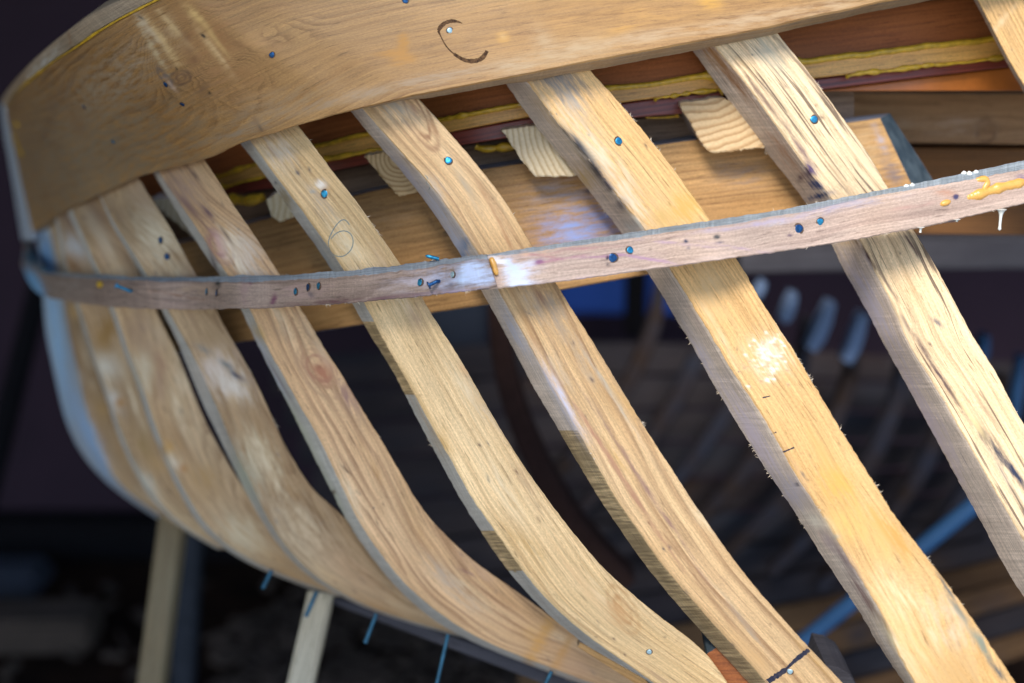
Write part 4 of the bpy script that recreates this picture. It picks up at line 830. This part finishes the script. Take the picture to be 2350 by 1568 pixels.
# clamp plank behind the ribs
ctop_b = [(280, 590), (330, 570), (410, 552), (450, 543), (590, 500), (700, 472), (840, 434), (1110, 378), (1190, 366), (1505, 323), (1600, 310), (1800, 287), (1945, 270), (2040, 260)]
ctop_f = [(280, 598), (330, 578), (410, 560), (450, 551), (590, 508), (700, 480), (840, 442), (1110, 388), (1190, 377), (1505, 334), (1600, 321), (1800, 298), (1930, 284), (2020, 273)]
cbot = [(280, 830), (430, 803), (545, 785), (680, 767), (830, 745), (995, 718), (1115, 700), (1290, 665), (1490, 629), (1700, 588), (1950, 540), (2200, 490)]
xs = np.arange(290, 2021, 5.0); k = np.clip((xs-1700)/320, 0, 1)
d = gsm(ref(xs), 10)+.075
xb = xs + k*110
yb = curve(cbot, xb, 10, 0)
A = P(xs, curve(ctop_f, xs, 10, 0), d); B = P(xb, yb, d-.0)
xd = xs + k*22
D = P(xd, curve(ctop_b, xd, 10, 0), d+.032); Cc = P(xb+6+k*64, yb, d+.032)
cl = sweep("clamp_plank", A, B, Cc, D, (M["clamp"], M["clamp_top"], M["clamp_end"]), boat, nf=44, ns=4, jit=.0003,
    paints=[(1350, 520, 90, 50, -8, (.24, .33, .66), .6), (1300, 540, 50, 35, 0, (.36, .48, .90), .55), (1280, 450, 70, 40, 0, (.40, .36, .38), .4), (1350, 440, 7, 5, 0, DBLUE, .9), (1380, 455, 4, 7, 0, DBLUE, .9),  # blue blobs paint a bluish patch of light on the plank
            (1025, 535, 6, 5, 0, (.04, .03, .03), .8), (985, 500, 3, 26, -30, (.14, .07, .03), .6), (1700, 400, 60, 30, 0, (.30, .22, .17), .45), (1980, 350, 40, 50, 0, (.55, .38, .20), .5), (2050, 400, 16, 40, -30, (.20, .16, .16), .7), (2020, 320, 8, 30, -25, (.40, .38, .45), .6),
            (1100, 740, 20, 4, 0, (.05, .03, .02), .6), (900, 500, 60, 30, 0, (.52, .34, .18), .3), (760, 730, 60, 20, 0, (.50, .32, .14), .4)])
cl["label"] = "wide brown clamp plank behind the ribs with a blue-black cut end"

# beam ends
blocks = [
 ([(1561, 236), (1658, 223), (1690, 240), (1756, 338), (1710, 344), (1640, 352), (1624, 347), (1603, 318), (1580, 274), (1561, 247)], .050, (.64, .47, .27), (.42, .26, .12), -.03, .09, 150, "beam end block beside the dark-flecked rib"),
 ([(1150, 299), (1163, 296), (1231, 288), (1290, 345), (1330, 402), (1293, 406), (1228, 406), (1202, 375), (1189, 357), (1163, 315)], .050, (.70, .60, .42), (.50, .38, .22), .09, .03, 190, "pale beam end block left of the golden rib"),
 ([(835, 358), (883, 348), (930, 380), (975, 436), (959, 441), (915, 452), (886, 419), (868, 398), (850, 375)], .050, (.60, .45, .25), (.36, .22, .09), .004, .013, 230, "ringed beam end block left of the streaked rib"),
 ([(611, 458), (639, 440), (700, 440), (700, 492), (680, 497), (641, 509), (623, 497)], .050, (.60, .53, .36), (.48, .38, .22), -.05, .0, 160, "small pale beam end block left of the pencilled rib"),
 ([(349, 458), (385, 455), (420, 470), (470, 560), (448, 548), (406, 513), (362, 479)], .050, (.60, .53, .36), (.48, .38, .22), .05, .0, 150, "thin pale beam end block by the knotted rib")]
for i, (pts, off, lc, dc, cx, cz, dn, lab) in enumerate(blocks):
    m = endgrain("beam_end_grain", lc, dc, cx, cz, dn)
    x = np.mean([p[0] for p in pts])
    prism("deck_beam", pts, float(ref(x))+off-.004, (0, .18, .0), m, M["side"], boat, rag=.9)["label"] = lab

# inner beams at right
def slab(name, quad, d0, d1, thick, mats, parent=None, nf=8, n=40, paints=(), **kw):
    """quad: top-left, top-right, bottom-right, bottom-left; depth d0 at left, d1 at right"""
    k = np.linspace(0, 1, n); a, b, c, e = [np.array(q, float) for q in quad]
    T = a+(b-a)*k[:, None]; Bm = e+(c-e)*k[:, None]; d = d0+(d1-d0)*k
    A = P(T[:, 0], T[:, 1], d); B = P(Bm[:, 0], Bm[:, 1], d)
    v = np.array(thick) if np.ndim(thick) else np.array([0, thick, 0])
    return sweep(name, A, B, B+v, A+v, mats, parent, nf=nf, ns=2, paints=paints, **kw)
slab("inner_beam", [(1780, 214), (2900, 216), (2900, 338), (1780, 325)], 1.44, 1.44, .06, (M["beam"], M["beam"]), boat, nf=24, n=110, knots=[(2262, 300, .03, .012, .8)],
     paints=[(2262, 300, 20, 28, 0, (.16, .08, .035), .8, -.2), (2262, 300, 12, 16, 0, (.25, .12, .06), .7), (2200, 290, 60, 20, 0, (.48, .33, .22), .5), (2060, 290, 60, 14, 0, (.42, .28, .17), .4)])["label"] = "knotted inner beam behind the clamp end"
slab("inner_beam", [(1780, 336), (2900, 346), (2900, 544), (1780, 536)], 1.46, 1.46, .05, (M["beam_dark"], M["beam_dark"]), boat, nf=30, n=90)["label"] = "dark close-grained inner beam under the knotted one"

# --- far side of the hull: planking, frames
rows = []
for k in range(-9, 4):
    y19 = 1420+68*k; sl = np.interp(k, [-11, -6, 0, 4], [.02, -.06, -.27, -.31])
    rows.append((y19, sl))
for i in range(len(rows)-1):
    (ya, sa), (yb, sb) = rows[i], rows[i+1]
    xs = np.linspace(np.interp(ya, [800, 1100, 1300, 1500], [620, 760, 1100, 1450]), 2500, 60)
    def yy(y19, sl): return y19 + sl*(xs-1979)*(1+.25*(xs-1979)/1400) + 34*np.sin((xs-1979)/430.)*np.interp(y19, [800, 1500], [1, .2])
    d = np.interp(i, [0, 8, 14], [2.45, 2.2, 1.95]) - (xs-1400)*.0001
    d2 = np.interp(i+1, [0, 8, 14], [2.45, 2.2, 1.95]) - (xs-1400)*.0001
    A = P(xs, yy(ya, sa)+4, d); B = P(xs, yy(yb, sb)-3, d2-.004)
    mt = M["far"] if i < 8 or i == 10 else M["far2"]
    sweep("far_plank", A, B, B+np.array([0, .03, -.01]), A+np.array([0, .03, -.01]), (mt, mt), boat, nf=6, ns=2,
          paints=[(random.uniform(1200, 2350), yy(ya, sa)[30], random.uniform(40, 120), 60, 0, random.choice([(.07, .042, .025), (.02, .013, .013), (.035, .042, .06)]), .6) for _ in range(3)])
def strip(name, path, w, d, mat, thick=.05, parent=boat, n=30):
    path = np.array(path, float); k = np.linspace(0, len(path)-1, n)
    X = gsm(np.interp(k, range(len(path)), path[:, 0]), 1.5); Y = gsm(np.interp(k, range(len(path)), path[:, 1]), 1.5)
    T = np.stack([np.gradient(X), np.gradient(Y)], 1); T /= np.linalg.norm(T, axis=1)[:, None]
    ww = np.interp(k, np.linspace(0, len(path)-1, len(w)), w) if np.ndim(w) else np.full(n, w)
    dd = np.interp(k, np.linspace(0, len(path)-1, len(d)), d) if np.ndim(d) else np.full(n, d)
    A = P(X-T[:, 1]*ww/2*-1, Y-T[:, 0]*ww/2, dd); B = P(X-T[:, 1]*ww/2, Y+T[:, 0]*ww/2, dd)
    v = np.array([0, thick, 0])
    return sweep(name, A, B, B+v, A+v, (mat, mat, mat), parent, nf=4, ns=2, cham=.003)
strip("inner_frame", [(1140, 560), (1143, 700), (1149, 800), (1168, 900), (1205, 1010), (1262, 1130), (1340, 1245), (1440, 1350)], 50, 1.78, M["far_dark"])["label"] = "dark curved frame inside the hull"
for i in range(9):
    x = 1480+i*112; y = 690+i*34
    strip("far_frames_and_gaps", [(x+40, y-60), (x+26, y+60), (x-30, y+190), (x-130, y+330), (x-270, y+460)], [20, 34, 34, 30, 24], 2.14, M["far_mid"], .03)
for i, (x, y, w, h, lean) in enumerate(((1812, 708, 34, 64, 12), (1886, 750, 42, 108, 24), (1964, 778, 40, 108, 20), (1745, 668, 24, 36, 10), (2262, 800, 28, 56, 4), (2338, 905, 24, 170, 12))):
    m = M["far_pale"] if i < 4 else M["blue_pipe"]
    strip("far_frames_and_gaps", [(x+lean, y-h/2), (x+lean*.35, y-h*.1), (x-lean*.3, y+h*.25), (x-lean, y+h/2)], [w*.5, w*.8, w*.8, w*.6], 2.10, m, .03)  # pale strips stand in for light showing through gaps between far ribs
strip("inner_beam", [(1700, 600), (2050, 586), (2900, 574)], [60, 72, 80], 1.9, M["grey_wood"], .08)["label"] = "grey blurred beam across the hull interior"

# --- keel-side timbers under the ribs
slab("lower_ribband", [(740, 1362), (1440, 1600), (1432, 1640), (734, 1376)], 1.52, 1.36, .03, (M["grey_wood"], M["grey_wood"]), boat, nf=6, n=60)["label"] = "thin grey ribband under the rib ends"
slab("packing_strip", [(1332, 1475), (1480, 1560), (1520, 1610), (1325, 1486)], 1.27, 1.235, .012, (M["clamp"], M["clamp_top"]), boat, nf=4, n=20)["label"] = "thin orange-brown strip under the pencilled rib"
prism("wedge_block", [(1652, 1482), (1690, 1505), (1725, 1560), (1760, 1620), (1700, 1620), (1640, 1545), (1622, 1516), (1624, 1500)], 1.21, (0.0, .05, .01), M["red"], M["clamp_end"], boat, .5)["label"] = "dark wedge block left of the streaked rib's foot"
prism("wedge_block", [(1895, 1525), (1922, 1531), (1952, 1548), (1968, 1580), (1975, 1620), (1900, 1620), (1885, 1560)], 1.22, (0, .06, 0), M["grey_wood"], M["grey_wood"], boat, .5)["label"] = "grey wedge block right of the streaked rib's foot"
for a, b, d, r in (((624, 1308), (603, 1350), 1.46, .0024), ((727, 1358), (702, 1415), 1.43, .0026), ((864, 1408), (838, 1476), 1.37, .0024), ((1028, 1456), (993, 1612), 1.33, .0022), ((1266, 1540), (1228, 1620), 1.29, .0022)):
    k = np.linspace(0, 1, 6); tube("keel_nail", P(a[0]+(b[0]-a[0])*k, a[1]+(b[1]-a[1])*k, d), r*.85, M["nail_keel"], boat, 10)

# ================================================================== PROPS AND PLACE
def post(name, top, bot, w, dtop, dbot, thick, mat, label, cat="post"):
    a = P(*top, dtop); b = P(*bot, dbot)
    # carry on down to the floor
    t = (0.0-a[2])/(b[2]-a[2]); foot = a+(b-a)*t
    n = 30; k = np.linspace(0, 1, n)[:, None]; mid = a+(foot-a)*k
    ax = (b-a)/np.linalg.norm(b-a); lat = np.cross(ax, FW); lat /= np.linalg.norm(lat); lat *= np.sign(lat[0])
    nor = np.cross(lat, ax); nor *= np.sign(nor @ FW)
    root = thing(name, label, cat, tuple(foot))
    o = sweep("shaft", mid-lat*w/2, mid+lat*w/2, mid+lat*w/2+nor*thick, mid-lat*w/2+nor*thick, (mat, mat, mat), None, nf=8, ns=3, cham=.004)
    # a post is one plain piece: keep it as a single object
    me = o.data
    me.transform(__import__("mathutils").Matrix.Translation(Vector(-foot)))
    o.location = foot; o.name = name + "_"
    bpy.data.objects.remove(root)
    o.name = name
    return tag(o, label, cat)
post("prop_post", (392, 1185), (342, 1568), .031, 1.75, 1.72, .04, M["prop"], "tan wooden prop post under the stern, left of the grey one")
post("prop_post", (434, 1215), (418, 1500), .034, 2.2, 2.2, .04, M["prop_grey"], "dark grey prop post just right of the tan post")
post("prop_post", (735, 1360), (685, 1580), .027, 1.50, 1.46, .03, M["prop_pale"], "pale prop post standing under the middle ribs")
post("leaning_pole", (88, 640), (-6, 1010), .035, 2.7, 2.6, .035, M["pole"], "black pole leaning in the dark behind the stern", "pole")

def box(name, c, s, rz, mat, label=None, cat=None, kind=None, bev=.01):
    bpy_me = bpy.data.meshes.new(name)
    import bmesh
    bm = bmesh.new(); bmesh.ops.create_cube(bm, size=1.0)
    for v in bm.verts: v.co = Vector((v.co.x*s[0], v.co.y*s[1], v.co.z*s[2]+s[2]/2))
    if bev: bmesh.ops.bevel(bm, geom=bm.edges[:], offset=min(bev, min(s)*.3), segments=2, affect="EDGES")
    bm.to_mesh(bpy_me); bm.free(); bpy_me.materials.append(mat)
    o = bpy.data.objects.new(name, bpy_me); C.objects.link(o); o.location = c; o.rotation_euler = (0, 0, rz)
    return tag(o, label, cat, kind=kind)

# ground sheet
nx, ny = 90, 60
gx = np.linspace(-14, 14, nx); gy = np.linspace(-8, 10, ny)
GX, GY = np.meshgrid(gx, gy, indexing="ij"); GZ = .012*np.sin(GX*3.1)*np.cos(GY*2.3)+RNG.normal(size=GX.shape)*.006-.01
V = np.stack([GX, GY, GZ], -1).reshape(-1, 3); F = [[i*ny+j, (i+1)*ny+j, (i+1)*ny+j+1, i*ny+j+1] for i in range(nx-1) for j in range(ny-1)]
tag(link("ground", V, F, [M["floor"]]), kind="structure")
V = [(-3, -8, .02), (7, -8, .02), (7, 1.1, .02), (-3, 1.1, .02)]; V += [(x, y, -.12) for x, y, z in V]
tag(link("bounce_slab", V, [[0, 1, 2, 3], [7, 6, 5, 4], [0, 4, 5, 1], [1, 5, 6, 2], [2, 6, 7, 3], [3, 7, 4, 0]], [M["slab"]], smooth=False), kind="structure")  # unseen pale slab added to bounce light onto the rib sides
WY = float(on_floor(300, 1262)[1])
box("shed_wall", (1.0, WY+.1, 0), (15, .18, 3.2), 0, M["wall"], "dark purple-grey shed wall behind the boat", "wall")
box("wall_kerb", (-1.6, WY-.03, 0), (6, .08, .10), 0, M["pole"], "low dark kerb along the foot of the shed wall", "kerb")
box("added_stern_shade", (-5.62, -.1, 2.33), (10.3, 2.7, .05), 0, M["roof"], "unseen dark sheet added to shade the stern", "roof")  # out-of-view sheet added to shade the left end of the hull
box("added_shed_roof", (1.0, (WY+1.3)/2+.1, 2.35), (15, WY-.8, .06), 0, M["roof"], "unseen dark sheet roof added to shade the background", "roof")  # out-of-view roof added to keep the background dark
# offcuts and bits on the floor
p = on_floor(20, 1478); box("offcut_board", (p[0], p[1], .0), (.36, .12, .075), .05, M["chip"], "pale grey offcut board lying on the floor at far left", "board")
p = on_floor(40, 1352); box("dark_can", (p[0]-.06, p[1], .0), (.26, .12, .06), 0, M["grey_board"], "dark blue-grey box on the floor against the wall", "box", bev=.04)
V = []; F = []
for i in range(300):
    if i < 220: p = on_floor(random.uniform(-60, 1300), random.uniform(1330, 1640))
    else: p = np.array([random.uniform(-1.5, 2.5), random.uniform(1.4, 3.2), 0])
    if random.random() < .6: p = on_floor(random.uniform(500, 1200), random.uniform(1400, 1600))
    L = random.uniform(.008, .04); w = random.uniform(.004, .012); a = random.uniform(0, 3.14); h = random.uniform(.004, .012)
    ca, sa = math.cos(a), math.sin(a); b = len(V)
    for sz in (0, h):
        for sx, sy in ((-1, -1), (1, -1), (1, 1), (-1, 1)):
            V.append((p[0]+ca*sx*L-sa*sy*w, p[1]+sa*sx*L+ca*sy*w, .004+sz+random.uniform(0, .004)))
    F += [[b, b+3, b+2, b+1], [b+4, b+5, b+6, b+7]] + [[b+k, b+(k+1) % 4, b+4+(k+1) % 4, b+4+k] for k in range(4)]
tag(link("wood_debris", V, F, [M["chip"]], smooth=False), kind="stuff", label="scattered wood chips and shavings on the dark floor")
# blue sheet and its post, board behind
def panel(name, X0, Y0, X1, Y1, d, th, mat, label, cat):
    a = P(X0, Y0, d); b = P(X1, Y1, d); b2 = P(X1, Y0, d)
    c = ((a[0]+b[0])/2, a[1]+th/2, b[2]); 
    return box(name, c, (abs(b2[0]-a[0]), th, a[2]-b[2]), 0, mat, label, cat)
panel("blue_sheet", 1282, 520, 1575, 738, 2.85, .03, M["blue"], "bright blue sheet glimpsed behind the ribs", "sheet")
panel("dark_post", 1440, 500, 1490, 800, 2.75, .05, M["pole"], "thin dark post in front of the blue sheet", "post")
panel("grey_board", 985, 640, 1118, 905, 2.55, .03, M["grey_board"], "grey-blue board glimpsed beneath the clamp plank", "board")
a = P(1840, 1475, 1.88); b = P(2260, 1140, 1.80)
k = np.linspace(-.12, 1.12, 12)[:, None]; pp = a+(b-a)*k
o = tube("blue_pipe", pp, .0108, M["blue_pipe"], None, 20); tag(o, "blue pipe lying across the planks behind the golden rib", "pipe")

# ------------------------------------------------------------------ light
W = bpy.data.worlds.new("World"); S.world = W; W.use_nodes = True
nt = W.node_tree; bg = nt.nodes["Background"]; sky = nt.nodes.new("ShaderNodeTexSky"); sky.sky_type = "NISHITA"; sky.sun_disc = False
EL, AZ = math.radians(45), math.radians(-20)      # sun behind the camera, to its right
sky.sun_elevation = EL; sky.sun_rotation = math.radians(180)-AZ
sky.air_density = 1.0; sky.dust_density = 1.0; sky.ozone_density = 2.4
nt.links.new(sky.outputs[0], bg.inputs[0]); bg.inputs[1].default_value = .15
sd = bpy.data.lights.new("sun", "SUN"); sun = bpy.data.objects.new("sun", sd); C.objects.link(sun)
sd.energy = 2.35; sd.angle = math.radians(18); sd.color = (1.0, .91, .79)
dv = Vector((-math.sin(AZ)*math.cos(EL), math.cos(AZ)*math.cos(EL), -math.sin(EL)))
sun.rotation_euler = dv.to_track_quat("-Z", "Y").to_euler()
S.view_settings.view_transform = "Standard"; S.view_settings.look = "None"; S.view_settings.exposure = 0.76; S.view_settings.gamma = 1
S.render.engine = "CYCLES"; S.cycles.use_denoising = True; S.cycles.use_adaptive_sampling = False; S.cycles.max_bounces = 6
S.render.film_transparent = False
